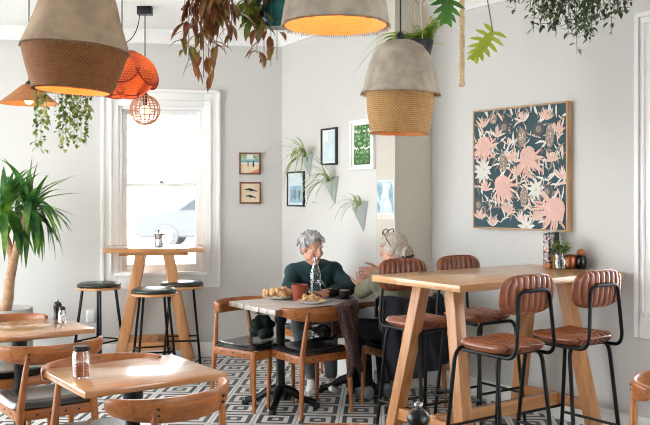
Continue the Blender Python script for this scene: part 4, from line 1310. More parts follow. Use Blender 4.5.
# (f) dark small-leaved vine near the right wall
p = at(572, -28, 5.0)
r = empty('hanging_plant', p, 0, 'bushy dark vine with tiny leaves, hanging high before the right wall', 'hanging plant', 'hanging plants')
pot(r, BOWL(.12, .13), M['black_pot'], .11, .1); hanger(r, .12, .13, CEIL - p.z, M['jute'])
mb, ms = MB(), MB(); rg = random.Random(31)
WV = lambda t: math.sin(PI * min(1, (t + .03) ** .8))
for k in range(84):
    px = rg.gauss(574, 26); px = max(516, min(626, px)); f = max(0, 1 - abs(px - 576) / 62)
    py = rg.uniform(-10, 8) + f ** .8 * rg.uniform(-5, 40)
    e = at(px, py, 5.0 + rg.uniform(-.22, .2)) - p
    st = V((max(-.1, min(.1, e.x * .5)), e.y * .4, .11))
    m1 = V((e.x * rg.uniform(.3, .8), e.y * .8, .13 + rg.uniform(0, .06))); m2 = m1.lerp(e, .55) + V((rg.gauss(0, .035), rg.gauss(0, .03), rg.uniform(.0, .05)))
    e2 = e + V((rg.gauss(0, .045), 0, rg.uniform(-.0, .04)))
    strand(mb, ms, bez(st, m1, m2, 5) + [m2.lerp(e, .6) + V((rg.gauss(0, .015), 0, 0)), e, e2], 24, .046, .021, rg, .7, .9, .018, .15, False, WV)
for px, py in ((510, 4), (632, 6), (533, 32), (577, 54), (612, 36), (556, 38), (540, 28), (590, 44)):
    e = at(px, py, 5.0 + rg.uniform(-.1, .1)) - p
    strand(mb, ms, [V((e.x * .3, 0, .11)), V((e.x * .7, 0, .06)), V((e.x * .9, 0, e.z * .5)), e], 16, .044, .019, rg, .8, .7, .008, .15, False, WV)
mb.build('foliage', M['vine'], r, smooth=0); ms.build('stems', M['vine'], r)

# ================================================================== YUCCA
pp = V((-2.74, 7.42, 0))
r = empty('potted_yucca', pp, 0, 'tall yucca with long green blades in a pale concrete pot', 'potted plant')
mb = MB(); mb.lathe([(0, 0), (.2, 0), (.235, .06), (.24, .53), (.235, .575), (.215, .575), (.212, .52), (0, .52)], 44); mb.build('pot', M['concrete'], r, smooth=40)
mb = MB(); mb.lathe([(0, .525), (.213, .525)], 32); mb.build('soil', M['soil'], r)
def rel(px, py, Y=7.42): return at(px, py, Y) - pp
tr = [V((.0, 0, .5)), rel(8, 300), rel(10, 280), rel(14, 258), rel(21, 232), rel(27, 210)]
mb = MB(); mb.tube(tr[:4] + bez(tr[3], (tr[3] + tr[4]) / 2 + V((.005, 0, 0)), tr[5], 5)[1:], [.05, .045, .04, .038, .036, .034, .032, .03, .026], 14)
h2 = rel(4, 214); mb.tube([tr[3] - V((0, 0, .03)), (tr[3] + h2) / 2 + V((-.03, 0, 0)), h2], [.034, .03, .024], 12)
mb.build('trunk', M['trunk'], r)
mb = MB(); rg = random.Random(4)
heads = [(rel(29, 205), 52), (rel(4, 209), 34)]
for hd, n in heads:
    for k in range(n):
        a = rg.uniform(0, 2 * PI); el = rg.uniform(-.5, 1.35)
        d = V((math.cos(a) * math.cos(el), math.sin(a) * math.cos(el), math.sin(el)))
        if d.y > .6: d.y *= .5
        L = rg.uniform(.34, .52)
        dr = (1.5 if el > .8 else 2.6 + 1.6 * (1 - el)) * rg.uniform(.3, 1.0)
        mb.leaf(hd + V((0, 0, rg.uniform(-.12, .05))), d, L, .066, None, dr, 10, .25, .6, waist=lambda t: min(1, .45 + 2.2 * t) * max(.03, 1 - t ** 2.6))
for ex, ey, hx in ((74, 174, 0), (80, 192, 0), (75, 216, 0), (32, 158, 0), (13, 166, 0), (37, 163, 0), (60, 246, 0), (2, 170, 1)):
    e = rel(ex, ey); hd = heads[hx][0]; v = e - hd; L = v.length
    mb.leaf(hd, v.normalized() + V((0, 0, .25)), L * 1.06, .064, None, .5, 10, .25, .6, waist=lambda t: min(1, .45 + 2.2 * t) * max(.03, 1 - t ** 2.6))
mb.build('leaves', M['yucca'], r, smooth=40)
# ================================================================== THINGS ON THE TABLES
ZT, ZB = .75, 1.05
def bottle():
    p = at(315.5, 298, 6.67)
    r = empty('water_bottle', (p.x, p.y, ZT), 0, 'clear glass water bottle with a slim neck, on the plank table', 'bottle')
    out = [(0, .002), (.038, .002), (.044, .008), (.045, .15), (.042, .185), (.03, .225), (.019, .26), (.015, .29), (.0145, .302), (.0175, .304), (.0175, .314), (.014, .316)]
    inn = [(.0115, .314), (.0115, .29), (.016, .258), (.027, .222), (.039, .182), (.042, .15), (.041, .012), (.036, .008), (0, .008)]
    mb = MB(); mb.lathe(out + inn, 32); mb.build('body', M['glass'], r, smooth=50)
    mb = MB(); mb.lathe([(0, .0085), (.0355, .0085), (.0405, .013), (.0412, .118), (0, .118)], 32); mb.build('water', M['water'], r, smooth=50)
bottle()
def plate(name, px, py, Y, rad, mat, label, cat, group=None, z=ZT):
    p = at(px, py, Y); r = empty(name, (p.x, p.y, z), 0, label, cat, group)
    mb = MB(); mb.lathe([(0, .001), (rad * .6, .001), (rad * .66, .004), (rad * .98, .017), (rad, .02), (rad * .97, .0205), (rad * .64, .008), (rad * .6, .006), (0, .006)], 44); mb.build('dish', M[mat], r, smooth=50)
    return r
plate('plate', 278, 296, 6.62, .115, 'china', 'white plate carrying the larger broken pastry, near the table corner', 'plate', 'pastry plates')
plate('plate', 313, 303, 6.36, .115, 'china', 'white plate carrying the small pastry, before the water bottle', 'plate', 'pastry plates')
def pastry(px, Y, s, label, seed, n):
    p = at(px, 295, Y); rg = random.Random(seed)
    mb = MB()
    for k in range(n):
        a = rg.uniform(0, 2 * PI); q = rg.random() ** .6 * .065 * s
        c = V((math.cos(a) * q * 1.25, math.sin(a) * q, .014 + rg.random() * .05 * s * (1 - q / (.09 * s))))
        Rm = Euler((rg.uniform(0, 3), rg.uniform(0, 3), rg.uniform(0, 3))).to_matrix()
        mb.ball(c, .026 * s * rg.uniform(.7, 1.2), (1, .75, .5), 12, 8, Rm)
    o = skin(mb, 'pastry', M['pastry'], None, .0035, 2)
    o.location = (p.x, p.y, ZT + .004)
    zmin = min(v.co.z for v in o.data.vertices); o.location.z = ZT + .0065 - zmin
    tag(o, label, 'pastry', 'pastries')
pastry(278, 6.62, 1.25, 'torn golden pastry heaped on the plate near the table corner', 1, 34)
pastry(311, 6.36, .95, 'small torn pastry on the plate before the water bottle', 2, 22)
p = at(299.5, 299, 6.52)
r = empty('terracotta_cup', (p.x, p.y, ZT), 0, 'flared terracotta cup on the plank table beside the bottle', 'cup')
mb = MB(); mb.lathe([(0, .001), (.043, .001), (.046, .005), (.061, .1), (.0625, .118), (.06, .12), (.057, .117), (.054, .098), (.041, .01), (0, .008)], 36); mb.build('body', M['terracotta'], r, smooth=50)
def coffee(px, py, Y, lab, lab2, hang):
    p = at_z(px, py, ZT) if Y is None else at(px, py, Y)
    r = empty('saucer', (p.x, p.y, ZT), 0, lab2, 'saucer', 'dark saucers')
    mb = MB(); mb.lathe([(0, .001), (.04, .001), (.072, .012), (.075, .015), (.072, .016), (.04, .006), (0, .006)], 36); mb.build('dish', M['dark_china'], r, smooth=50)
    c = empty('coffee_cup', (p.x, p.y, ZT + .0065), hang, lab, 'cup', 'dark coffee cups')
    mb = MB(); mb.lathe([(0, 0), (.027, 0), (.038, .012), (.045, .04), (.046, .06), (.0435, .0615), (.042, .04), (.035, .015), (0, .006)], 32); mb.build('body', M['dark_china'], c, smooth=50)
    mb = MB(); mb.lathe([(0, .0595), (.0425, .0595)], 28); mb.build('coffee', M['coffee'], c)
    mb = MB(); mb.tube(bez((.042, 0, .05), (.078, 0, .05), (.074, 0, .032), 5) + bez((.074, 0, .032), (.068, 0, .016), (.04, 0, .02), 5)[1:], .005, 8); mb.build('handle', M['dark_china'], c)
    return p
c1 = coffee(344.5, 298.5, 6.62, 'dark stoneware coffee cup nearer the olive sleeve', 'dark saucer under the cup nearer the olive sleeve', .6)
c2 = coffee(331.0, 295.5, 6.74, 'dark stoneware coffee cup right of the bottle, with the spoon behind', 'dark saucer under the cup beside the bottle', 2.2)
mb = MB(); a, b = V((c2.x - .03, c2.y + .0, ZT + .055)), V((c2.x - .075, c2.y + .03, ZT + .125))
mb.tube([a, a.lerp(b, .5), b], [.003, .0025, .004], 8)
mb.ball(a + V((.006, 0, -.008)), .012, (1, .7, .9), 12, 8)
tag(mb.build('teaspoon', M['steel']), 'steel teaspoon standing in the coffee cup beside the bottle', 'spoon')

# sugar jar
p = at(81, 375, 3.76)
r = empty('sugar_jar', (p.x, p.y, ZT), 0, 'ribbed glass jar half full of brown sugar with a black lid', 'jar')
mb = MB(); mb.lathe([(0, .001), (.03, .001), (.035, .006), (.036, .105), (.031, .116), (.031, .122), (.028, .122), (.028, .115), (.033, .104), (.033, .008), (0, .006)], 32); mb.build('body', M['glass'], r, smooth=50)
mb = MB(); mb.lathe([(0, .0065), (.0322, .0085), (.0325, .062), (.02, .066), (0, .064)], 28); mb.build('sugar', M['cinnamon'], r, smooth=50)
mb = MB(); mb.lathe([(0, .138), (.03, .138), (.034, .134), (.034, .118), (.0315, .118), (.0315, .1225), (0, .1225)], 32); mb.build('lid', M['black_plastic'], r, smooth=40)
# salt and pepper on the left oak table
p = at(57.5, 318, 5.55)
r = empty('pepper_grinder', (p.x, p.y, ZT), 0, 'small black pepper grinder with a ball top, behind the salt shaker', 'pepper grinder', 'pepper grinders')
mb = MB(); mb.lathe([(0, 0), (.026, 0), (.027, .01), (.022, .03), (.024, .06), (.027, .075), (0, .075)], 28); mb.build('body', M['black_plastic'], r, smooth=50)
mb = MB(); mb.lathe([(0, .075), (.024, .075), (.028, .088), (.022, .105), (.01, .11), (0, .111)], 28); mb.build('cap', M['black_plastic'], r, smooth=50)
mb = MB(); mb.ball((0, 0, .117), .008); mb.build('knob', M['steel'], r)
p = at(62.2, 320, 5.40)
r = empty('salt_shaker', (p.x, p.y, ZT), 0, 'glass salt shaker with a dark cap, before the black grinder', 'salt shaker')
mb = MB(); mb.lathe([(0, .001), (.022, .001), (.025, .006), (.023, .06), (.018, .075), (.018, .08), (.015, .08), (.015, .075), (.02, .06), (.021, .008), (0, .006)], 28); mb.build('body', M['glass'], r, smooth=50)
mb = MB(); mb.lathe([(0, .0065), (.0205, .0085), (.0205, .045), (0, .045)], 24); mb.build('salt', M['salt'], r)
mb = MB(); mb.lathe([(0, .1), (.012, .099), (.02, .09), (.0205, .077), (.018, .0765), (0, .0805)], 24); mb.build('cap', M['black_plastic'], r, smooth=50)
# foreground grinder
r = empty('pepper_grinder', (.262, 2.44, ZT - .0), 0, 'shiny black pepper grinder with a steel knob, standing nearest the camera', 'pepper grinder', 'pepper grinders')
mb = MB(); mb.lathe([(0, 0), (.032, 0), (.033, .012), (.024, .04), (.022, .08), (.03, .118), (.031, .126), (0, .126)], 32); mb.build('body', M['black_plastic'], r, smooth=50)
mb = MB(); mb.lathe([(0, .126), (.028, .126), (.03, .13), (.028, .134), (0, .134)], 32); mb.build('collar', M['steel'], r, smooth=40)
mb = MB(); mb.ball((0, 0, .163), .032, (1, 1, .92), 32, 18); mb.build('cap', M['black_plastic'], r)
mb = MB(); mb.lathe([(0, .188), (.008, .188), (.009, .194), (.013, .199), (.012, .206), (.006, .210), (0, .2105)], 20); mb.build('knob', M['steel'], r, smooth=60)
# coffee pot at the window
r = empty('coffee_pot', (-1.517, 7.93, 1.071), math.radians(-8), 'small steel stovetop coffee pot on the window bar table', 'coffee pot')
mb = MB(); mb.lathe([(0, 0), (.042, 0), (.043, .006), (.033, .05), (.033, .058), (0, .058)], 10); mb.build('base', M['steel'], r, smooth=20)
mb = MB(); mb.lathe([(0, .058), (.032, .058), (.03, .07), (.041, .118), (0, .118)], 10); mb.build('jug', M['steel'], r, smooth=20)
mb = MB(); mb.lathe([(0, .134), (.012, .128), (.04, .119), (.04, .117), (0, .117)], 10); lid = mb.build('lid', M['steel'], r, smooth=20)
mb = MB(); mb.ball((0, 0, .143), .010); mb.build('knob', M['black_plastic'], lid)
mb = MB(); mb.tube(round_path([(.034, 0, .108), (.062, 0, .11), (.058, 0, .07)], .012), .0055, 8); mb.build('handle', M['black_plastic'], r)
# condiments at the wall end of the long bar table
p = V((1.505, 5.845, ZB))
r = empty('patterned_tin', p, TH, 'tall tin box with a blue and pink floral pattern, on the long bar table', 'tin')
mb = MB(); mb.mi = 0; mb.box((0, 0, .117), (.055, .055, .234), .003)
rg = random.Random(17)
def tin_side(o, x, y):
    for k in range(110):
        mb.mi = rg.choice([1, 2, 3, 4, 1, 2]); c = o + x * rg.uniform(-.021, .021) + V((0, 0, rg.uniform(.04, .225)))
        n = x.cross(V((0, 0, 1))); n = n if n.dot(o) > 0 else -n
        s = rg.uniform(.005, .011); q = rg.uniform(0, PI)
        mb.poly([c + n * (.0006 + k * .00001) + (x * math.cos(t + q) + V((0, 0, 1)) * math.sin(t + q)) * s * (1 if i % 2 else .55) for i, t in enumerate([2 * PI * j / 10 for j in range(10)])])
tin_side(V((0, -.0275, 0)), V((1, 0, 0)), 0); tin_side(V((-.0275, 0, 0)), V((0, 1, 0)), 0); tin_side(V((.0275, 0, 0)), V((0, 1, 0)), 0)
mb.mi = 3; mb.box((0, 0, .018), (.0565, .0565, .03), .001)
mb.build('box', [M['canvas'], M['blue_wash'], M['petal_pink'], M['coral'], M['petal_white']], r, smooth=0, fixn=False)
r = empty('menu_holder', (1.57, 5.97, ZB), TH, 'dark slate box standing against the wall behind the herb jar', 'box')
mb = MB(); mb.box((0, 0, .118), (.06, .05, .236), .003); mb.build('box', M['black_frame'], r, smooth=30)
mb = MB(); mb.box((0, -.0, .239), (.06, .006, .03), .001); mb.build('card', M['paper'], r, smooth=0)
r = empty('mustard_jar', (1.545, 5.83, ZB), 0, 'small yellow jar half hidden behind the herb jar', 'jar')
mb = MB(); mb.lathe([(0, 0), (.02, 0), (.022, .006), (.022, .085), (.018, .09), (0, .09)], 24); mb.build('body', M['yellow'], r, smooth=40)
mb = MB(); mb.lathe([(0, .09), (.021, .09), (.021, .105), (0, .107)], 24); mb.build('lid', M['black_plastic'], r, smooth=40)
r = empty('herb_jar', (1.555, 5.755, ZB), 0, 'clear glass jar of water holding fresh herb sprigs, on the long bar table', 'jar')
mb = MB(); mb.lathe([(0, .001), (.032, .001), (.036, .006), (.037, .098), (.034, .106), (.031, .106), (.034, .097), (.033, .009), (0, .006)], 28); mb.build('body', M['glass'], r, smooth=50)
mb = MB(); mb.lathe([(0, .0065), (.0325, .0095), (.0332, .06), (0, .06)], 28); mb.build('water', M['water'], r, smooth=50)
mb, ms = MB(), MB(); rg = random.Random(2)
for k in range(12):
    a = rg.uniform(0, 2 * PI); d = V((math.cos(a) * .5, math.sin(a) * .5, 1))
    pts = bez((math.cos(a) * .01, math.sin(a) * .01, .02), (math.cos(a) * .016, math.sin(a) * .016, .1), (math.cos(a) * .065 * rg.uniform(.4, 1) - .012, math.sin(a) * .055, rg.uniform(.14, .195)), 6)
    ms.tube(pts, .0016, 5)
    for i in range(7):
        q = pts[rg.randint(4, 6)]; b = rg.uniform(0, 2 * PI)
        mb.leaf(q, (math.cos(b), math.sin(b), rg.uniform(-.2, .7)), .042 * rg.uniform(.6, 1.1), .024, None, .7, 4, .2, .75)
h = mb.build('herbs', M['herb'], r, smooth=0); ms.build('stems', M['stem'], h)
r = empty('copper_pot', (1.635, 5.80, ZB), 0, 'squat copper-brown pot between the herb jar and the dark pepper pot', 'pot')
mb = MB(); mb.lathe([(0, 0), (.034, 0), (.043, .02), (.046, .06), (.043, .085), (.046, .09), (.043, .092), (.04, .084), (.04, .02), (0, .012)], 28); mb.build('body', M['copper'], r, smooth=50)
r = empty('pepper_pot', (1.70, 5.775, ZB), 0, 'dark round pepper pot with a brown ball lid, at the wall end', 'pepper pot')
mb = MB(); mb.lathe([(0, 0), (.028, 0), (.038, .02), (.04, .055), (.03, .082), (.027, .09), (0, .09)], 28); mb.build('body', M['black_plastic'], r, smooth=50)
mb = MB(); mb.ball((0, 0, .108), .030, (1, 1, .8)); mb.build('lid', M['teak'], r)

# ================================================================== CLOTH ON CHAIRS
def sheet(name, f, nu, nv, mat, th, loc, rz, label, cat):
    mb = MB(); mb.grid(f, nu, nv)
    o = mb.build(name, M[mat], None, smooth=80)
    s = o.modifiers.new('thick', 'SOLIDIFY'); s.thickness = th; s.offset = 0
    o.location = loc; o.rotation_euler = (0, 0, rz)
    return tag(o, label, cat)
def scarf_f(u, v):
    x = .06 + .28 * u + .02 * math.sin(v * 9 + u * 5)
    k = (v - .36)                                           # v<.36 front fall, then over, then long back fall
    top = .748
    cx = x; bow = -.255 + .17 * (1 - math.cos(min(1, abs(x) / .275) * math.radians(76))) / (1 - math.cos(math.radians(76)))
    w = .014 * math.sin(u * 19 + v * 4) + .006 * math.sin(u * 43 + v * 11)
    if v < .3: y, z = bow + .045 + w, top - .2 * (.3 - v) / .3
    elif v < .4:
        a = (v - .3) / .1 * PI; y, z = bow + .045 * math.cos(a) + w * .3, top + .02 * math.sin(a)
    else:
        q = (v - .4) / .6; y, z = bow - .045 - .03 * math.sin(q * 3) + w * (1 + q), top - (.43 + .06 * math.sin(u * 8)) * q
        x += (.5 - u) * .07 * q + .035 * q
    return V((x, y, z))
sheet('scarf', scarf_f, 44, 60, 'scarf', .012, chair_scarf, TH, 'dark speckled knitted scarf hanging over the chair rail', 'scarf')
def coat_f(u, v):
    x = -.29 + .56 * u
    bow = -.255 + .17 * (1 - math.cos(min(1, abs(x) / .275) * math.radians(76))) / (1 - math.cos(math.radians(76)))
    if v < .22: q = (.22 - v) / .22; y, z = bow + .045 + .01 * math.sin(u * 21), .795 - .12 * q
    elif v < .32: a = (v - .22) / .1 * PI; y, z = bow + .045 * math.cos(a), .795 + .022 * math.sin(a) + .008 * math.sin(u * 17)
    else:
        q = (v - .32) / .68; y = bow - .045 - .035 * q + (.008 + .022 * q) * math.sin(u * 34 + 1.5 * math.sin(q * 4)); z = .795 - (.50 + .05 * math.sin(u * 5 + 1)) * q
        x *= 1 + .05 * q
    return V((x, y, z))
sheet('coat', coat_f, 90, 40, 'navy_coat', .014, (.57, 6.36, 0), TH, 'dark navy coat draped over the chair behind the person in olive', 'coat')
mb = MB(); rg = random.Random(9)
for k in range(34):
    h_ = rg.random(); mb.ball((rg.uniform(-.075, .075) * (1 - .4 * h_), rg.uniform(-.075, .075) * (1 - .4 * h_), .51 + .13 * h_), rg.uniform(.03, .045), (1.1, 1, .8), 12, 8)
o = skin(mb, 'folded_coat', M['bottle_green'], None, .01, 3)
o.location = (-.46, 6.42, 0); o.rotation_euler = (0, 0, TH + PI + math.radians(16))
o.location.z = .478 - min(v.co.z for v in o.data.vertices)
tag(o, 'dark green coat bundled on the seat at the end of the plank table', 'coat')

mb = MB(); rg = random.Random(19)
for k in range(30):
    a = rg.uniform(0, 2 * PI); q = rg.random() ** .5
    mb.ball((math.cos(a) * q * .09, math.sin(a) * q * .065, .055 + rg.uniform(-.02, .045) * (1 - q * .5)), rg.uniform(.028, .045), (1.2, 1, .8), 12, 8)
mb.tube(bez((-.08, 0, .08), (0, .02, .17), (.08, 0, .08), 8), .008, 8)
o = skin(mb, 'handbag', M['black_leather'], None, .008, 3)
o.location = (chair_scarf.x + .10, chair_scarf.y + .09, 0); o.rotation_euler = (0, 0, TH)
o.location.z = .479 - min(v.co.z for v in o.data.vertices)
tag(o, 'slouchy black leather handbag lying on the seat of the scarf chair', 'handbag')

# ================================================================== PEOPLE
def loft(mb, secs, n=20):
    """secs: (centre, width axis, half width, half depth)"""
    rings = []
    for i, (c, xa, rx, ry) in enumerate(secs):
        c = V(c); a = V(secs[max(i - 1, 0)][0]); b = V(secs[min(i + 1, len(secs) - 1)][0])
        t = (b - a).normalized(); x = V(xa); x = (x - t * x.dot(t)).normalized(); y = t.cross(x)
        rings.append(mb.verts([c + x * (math.copysign(abs(math.cos(q)) ** .9, math.cos(q)) * rx) + y * (math.sin(q) * ry) for q in [2 * PI * k / n for k in range(n)]]))
    for A, B in zip(rings[:-1], rings[1:]):
        for k in range(n): mb.face([A[k], A[(k + 1) % n], B[(k + 1) % n], B[k]])
    mb.face(rings[0][::-1]); mb.face(rings[-1])
def limb(mb, pts, rs, n=14):
    """smooth tapered limb with rounded ends"""
    for p, r_ in zip(pts, rs): mb.ball(p, r_ * .99, (1, 1, 1), 14, 10)
    mb.tube(pts, rs, n)
def hand(mb, wrist, d, nrm, thumb, curl=.5, spread=.1, s=1.0):
    """palm, four unequal bent fingers and a thumb from the side of the palm. nrm: back of the hand, thumb: +1/-1 side"""
    d = V(d).normalized(); nrm = V(nrm); nrm = (nrm - d * nrm.dot(d)).normalized(); x = d.cross(nrm).normalized() * thumb
    w = V(wrist)
    loft(mb, [(w - d * .02, x, .026 * s, .019 * s), (w + d * .012 * s, x, .029 * s, .017 * s), (w + d * .05 * s, x, .040 * s, .0145 * s), (w + d * .082 * s, x, .040 * s, .0125 * s), (w + d * .092 * s, x, .036 * s, .009 * s)], 16)
    for k, (off, L) in enumerate(((.0315, .070), (.0105, .080), (-.0105, .074), (-.031, .058))):
        a = spread * (1.5 - k) * .5
        fd_ = (d * math.cos(a) + x * math.sin(a)).normalized()
        p = w + d * .072 * s + x * (off * s); pts = [p]; q = p + fd_ * .016 * s; pts.append(q)
        bend = 0
        for seg, fr in ((.45, .35), (.30, .8), (.25, .6)):
            bend += curl * fr * (1 + .12 * k)
            dd = (fd_ * math.cos(bend) - nrm * math.sin(bend)).normalized()
            q = q + dd * (L * seg * s); pts.append(q)
        rs = [.0092 * s, .0090 * s, .0084 * s, .0076 * s, .006 * s]
        mb.tube(pts, rs, 10); mb.ball(pts[-1], .006 * s, n=10, m=6)
    t0 = w + d * .022 * s + x * .026 * s; td = (d * .62 + x * .78 - nrm * .15).normalized()
    t1 = t0 + td * .04 * s; t2 = t1 + (td + d * .55 - nrm * curl * .5).normalized() * .032 * s; t3 = t2 + (td + d * 1.1 - nrm * curl * .7).normalized() * .026 * s
    mb.tube([w + d * .012 * s + x * .012 * s, t0, t1, t2, t3], [.013 * s, .0145 * s, .0112 * s, .0095 * s, .007 * s], 10); mb.ball(t3, .007 * s, n=10, m=6)

class Head:
    def __init__(s, c, f, up=(0, 0, 1), k=1.0):
        s.c = V(c); s.f = V(f).normalized(); u = V(up); s.u = (u - s.f * u.dot(s.f)).normalized(); s.r = s.f.cross(s.u); s.k = k
        s.R = Matrix((s.r, s.f, s.u)).transposed()
    def P(s, x, y, z): return s.c + s.R @ V((x, y, z)) * s.k
    def ball(s, mb, c, r, n=20, m=14): mb.ball(s.P(*c), s.k, r, n, m, s.R)
    def loc(s, p): return s.R.transposed() @ (V(p) - s.c) / s.k
    def flesh(s, mb):
        B = lambda c, r: s.ball(mb, c, r)
        B((0, -.012, .035), (.074, .093, .084)); B((0, .028, -.03), (.059, .066, .082)); B((0, .066, -.094), (.027, .024, .022)); B((0, .045, -.08), (.046, .042, .034))
        for q in (-1, 1):
            B((q * .030, .079, .030), (.026, .016, .008)); B((q * .040, .064, -.026), (.024, .024, .024)); B((q * .0745, -.008, -.008), (.010, .021, .031)); B((q * .012, .100, -.033), (.010, .011, .009))
            B((q * .048, .02, -.055), (.014, .045, .03))
        mb.tube([s.P(0, .082, .026), s.P(0, .099, .002), s.P(0, .114, -.026)], [.009 * s.k, .0115 * s.k, .0145 * s.k], 10); mb.ball(s.P(0, .113, -.028), .0145 * s.k)
        B((0, .089, -.061), (.023, .011, .0062)); B((0, .088, -.073), (.020, .012, .007)); B((0, .082, -.066), (.028, .016, .016))
    def is_lip(s, p):
        q = s.loc(p); return abs(q.x) < .024 - abs(q.z + .067) * .6 and -.081 < q.z < -.055 and q.y > .088
    def eyes(s, parent):
        for q in (-1, 1):
            mb = MB(); s.ball(mb, (q * .030, .0775, .009), (.0115, .0105, .0068), 16, 10); e = mb.build('eye', M['eyewhite'], parent)
            mb = MB(); s.ball(mb, (q * .030 , .0862, .0085), (.0058, .0035, .0058), 12, 8); mb.build('iris', M['iris'], e)
            mb = MB(); mb.tube([s.P(q * (.014 + .011 * t), .0935 - .006 * abs(t - 1.0) , .031 + .004 * math.sin(t * 1.5)) for t in (0, .8, 1.6, 2.4)], [.0025, .004, .0038, .0015], 8); mb.build('eyebrow', M['hair_grey'], parent)
def person(name, loc, label):
    r = empty(name, loc, 0, label, 'person'); return r

def shoe(parent, ankle, d, mat, s=1.0):
    d = V(d); d.z = 0; d.normalize(); x = V((-d.y, d.x, 0)); a = V((ankle[0], ankle[1], 0))
    mb = MB(); loft(mb, [(a - d * .055 * s + V((0, 0, .05)), x, .02, .035), (a - d * .045 * s + V((0, 0, .055)), x, .036, .05), (a + d * .02 * s + V((0, 0, .055)), x, .04, .05), (a + d * .09 * s + V((0, 0, .042)), x, .045, .038), (a + d * .16 * s + V((0, 0, .033)), x, .043, .029), (a + d * .195 * s + V((0, 0, .028)), x, .026, .02)], 18)
    mb.tube([a + V((0, 0, .05)), a + V((0, 0, .11))], [.042, .038], 14)
    return skin(mb, 'shoe', mat, parent, .006, 3)

def build_person(r, J, H, hands, cols, drop=0.02):
    L0 = V(r.location)
    for k in J: J[k] = V(J[k]) - (L0 if k[0] != 't' else V((0, 0, 0)))
    H.c -= L0
    for k in ('chest', 'neck', 'sL', 'sR'): J[k].z -= drop * (.6 if k == 'chest' else 1)
    H.c.z -= drop
    sl = (J['sR'] - J['sL']).normalized(); hl = (J['hR'] - J['hL']).normalized()
    chest = J['chest']; neck = J['neck']; pel = J['pelvis']; mid = (pel + chest) / 2
    # --- body, one continuous surface
    mb = MB()
    def torso(mb, g, top=True):
        secs = [(pel - V((0, 0, .06)), hl, .145 + g, .105 + g), (pel + V((0, 0, .02)), hl, .168 + g, .12 + g), (mid, (hl + sl) / 2, .142 + g, .105 + g), (chest, sl, .158 + g, .112 + g), (chest.lerp(neck, .55), sl, .168 + g, .098 + g), (chest.lerp(neck, .85), sl, .125 + g, .075 + g)]
        if top: secs.append((neck, sl, .066 + g, .058 + g))
        loft(mb, secs, 24)
        for k in ('sL', 'sR'): mb.ball(J[k], .058 + g, (1, 1, 1), 16, 12); mb.tube([J[k], chest.lerp(neck, .62)], [.055 + g, .07 + g], 14)
    torso(mb, 0)
    limb(mb, [neck - V((0, 0, .03)), neck.lerp(H.c, .4), H.P(0, -.02, -.05)], [.056, .051, .05])
    H.flesh(mb)
    for q in 'LR':
        limb(mb, [J['s' + q], J['s' + q].lerp(J['e' + q], .5), J['e' + q]], [.050, .044, .038])
        limb(mb, [J['e' + q], J['e' + q].lerp(J['w' + q], .35), J['w' + q]], [.038, .036, .024])
        limb(mb, [J['h' + q], J['h' + q].lerp(J['k' + q], .5), J['k' + q]], [.085, .075, .056])
        limb(mb, [J['k' + q], J['k' + q].lerp(J['a' + q], .35), J['a' + q]], [.054, .054, .034])
        mb.tube([J['a' + q], J['a' + q] + J['t' + q] * .06 - V((0, 0, .035)), J['a' + q] + J['t' + q] * .15 - V((0, 0, .055))], [.034, .034, .02], 10)
        hand(mb, J['w' + q], *hands[q])
    skin(mb, 'body', [M['skin'], M['lips']], r, .0045, 3, lambda c, n: 1 if H.is_lip(c) else 0)
    H.eyes(r)
    # --- clothes
    mb = MB(); torso(mb, .026, False)
    loft(mb, [(chest.lerp(neck, .8), sl, .12, .085), (neck + V((0, 0, .006)), sl, .070, .066), (neck + V((0, 0, .022)), sl, .062, .058)], 20)
    for q in 'LR':
        limb(mb, [J['s' + q], J['s' + q].lerp(J['e' + q], .5), J['e' + q]], [.068, .06, .053])
        limb(mb, [J['e' + q], J['e' + q].lerp(J['w' + q], .4), J['e' + q].lerp(J['w' + q], .9)], [.053, .049, .037])
    o = skin(mb, cols[0], M[cols[1]], r, .009, 5)
    for v in o.data.vertices: v.co += v.normal * (noise.noise(v.co * 11) * .005 + .002 + noise.noise(v.co * 26) * .002)
    mb = MB()
    loft(mb, [(pel - V((0, 0, .068)), hl, .15, .115), (pel + V((0, 0, .02)), hl, .178, .13), (pel + V((0, 0, .09)), hl, .165, .122)], 22)
    for q in 'LR':
        limb(mb, [J['h' + q], J['h' + q].lerp(J['k' + q], .5), J['k' + q]], [.095, .087, .07])
        limb(mb, [J['k' + q], J['k' + q].lerp(J['a' + q], .4), J['k' + q].lerp(J['a' + q], .92)], [.07, .065, .052])
    o = skin(mb, 'trousers', M[cols[2]], r, .011, 5)
    for q in 'LR': shoe(r, J['a' + q], J['t' + q], M[cols[3]])

# person in the teal jumper
r = person('person', (-.08, 7.17, 0), 'person with short grey hair in a dark teal jumper, leaning arms on the table')
H1 = Head((-.105, 6.90, 1.135), (.60, -.80, -.16), (.08, -.12, 1), 1.0)
J = dict(pelvis=(-.08, 7.17, .555), chest=(-.085, 7.06, .84), neck=(-.102, 6.965, 1.01), sL=(.065, 7.06, .94), sR=(-.245, 6.99, .93),
         eL=(.205, 6.90, .808), wL=(.045, 6.735, .800), eR=(-.29, 6.82, .808), wR=(-.115, 6.70, .800),
         hL=(.02, 7.18, .54), hR=(-.17, 7.10, .54), kL=(.03, 6.80, .535), kR=(-.2, 6.73, .535), aL=(.05, 6.92, .09), aR=(-.10, 6.88, .09), tL=(.1, -1, 0), tR=(-.0, -1, 0))
build_person(r, J, H1, {'L': ((-.85, -.5, -.02), (0, -.1, 1), 1, .6, .1), 'R': ((.85, -.45, -.02), (0, -.1, 1), -1, .6, .1)}, ('jumper', 'teal_knit', 'grey_denim', 'white_shoe'))
mb = MB(); rg = random.Random(6)
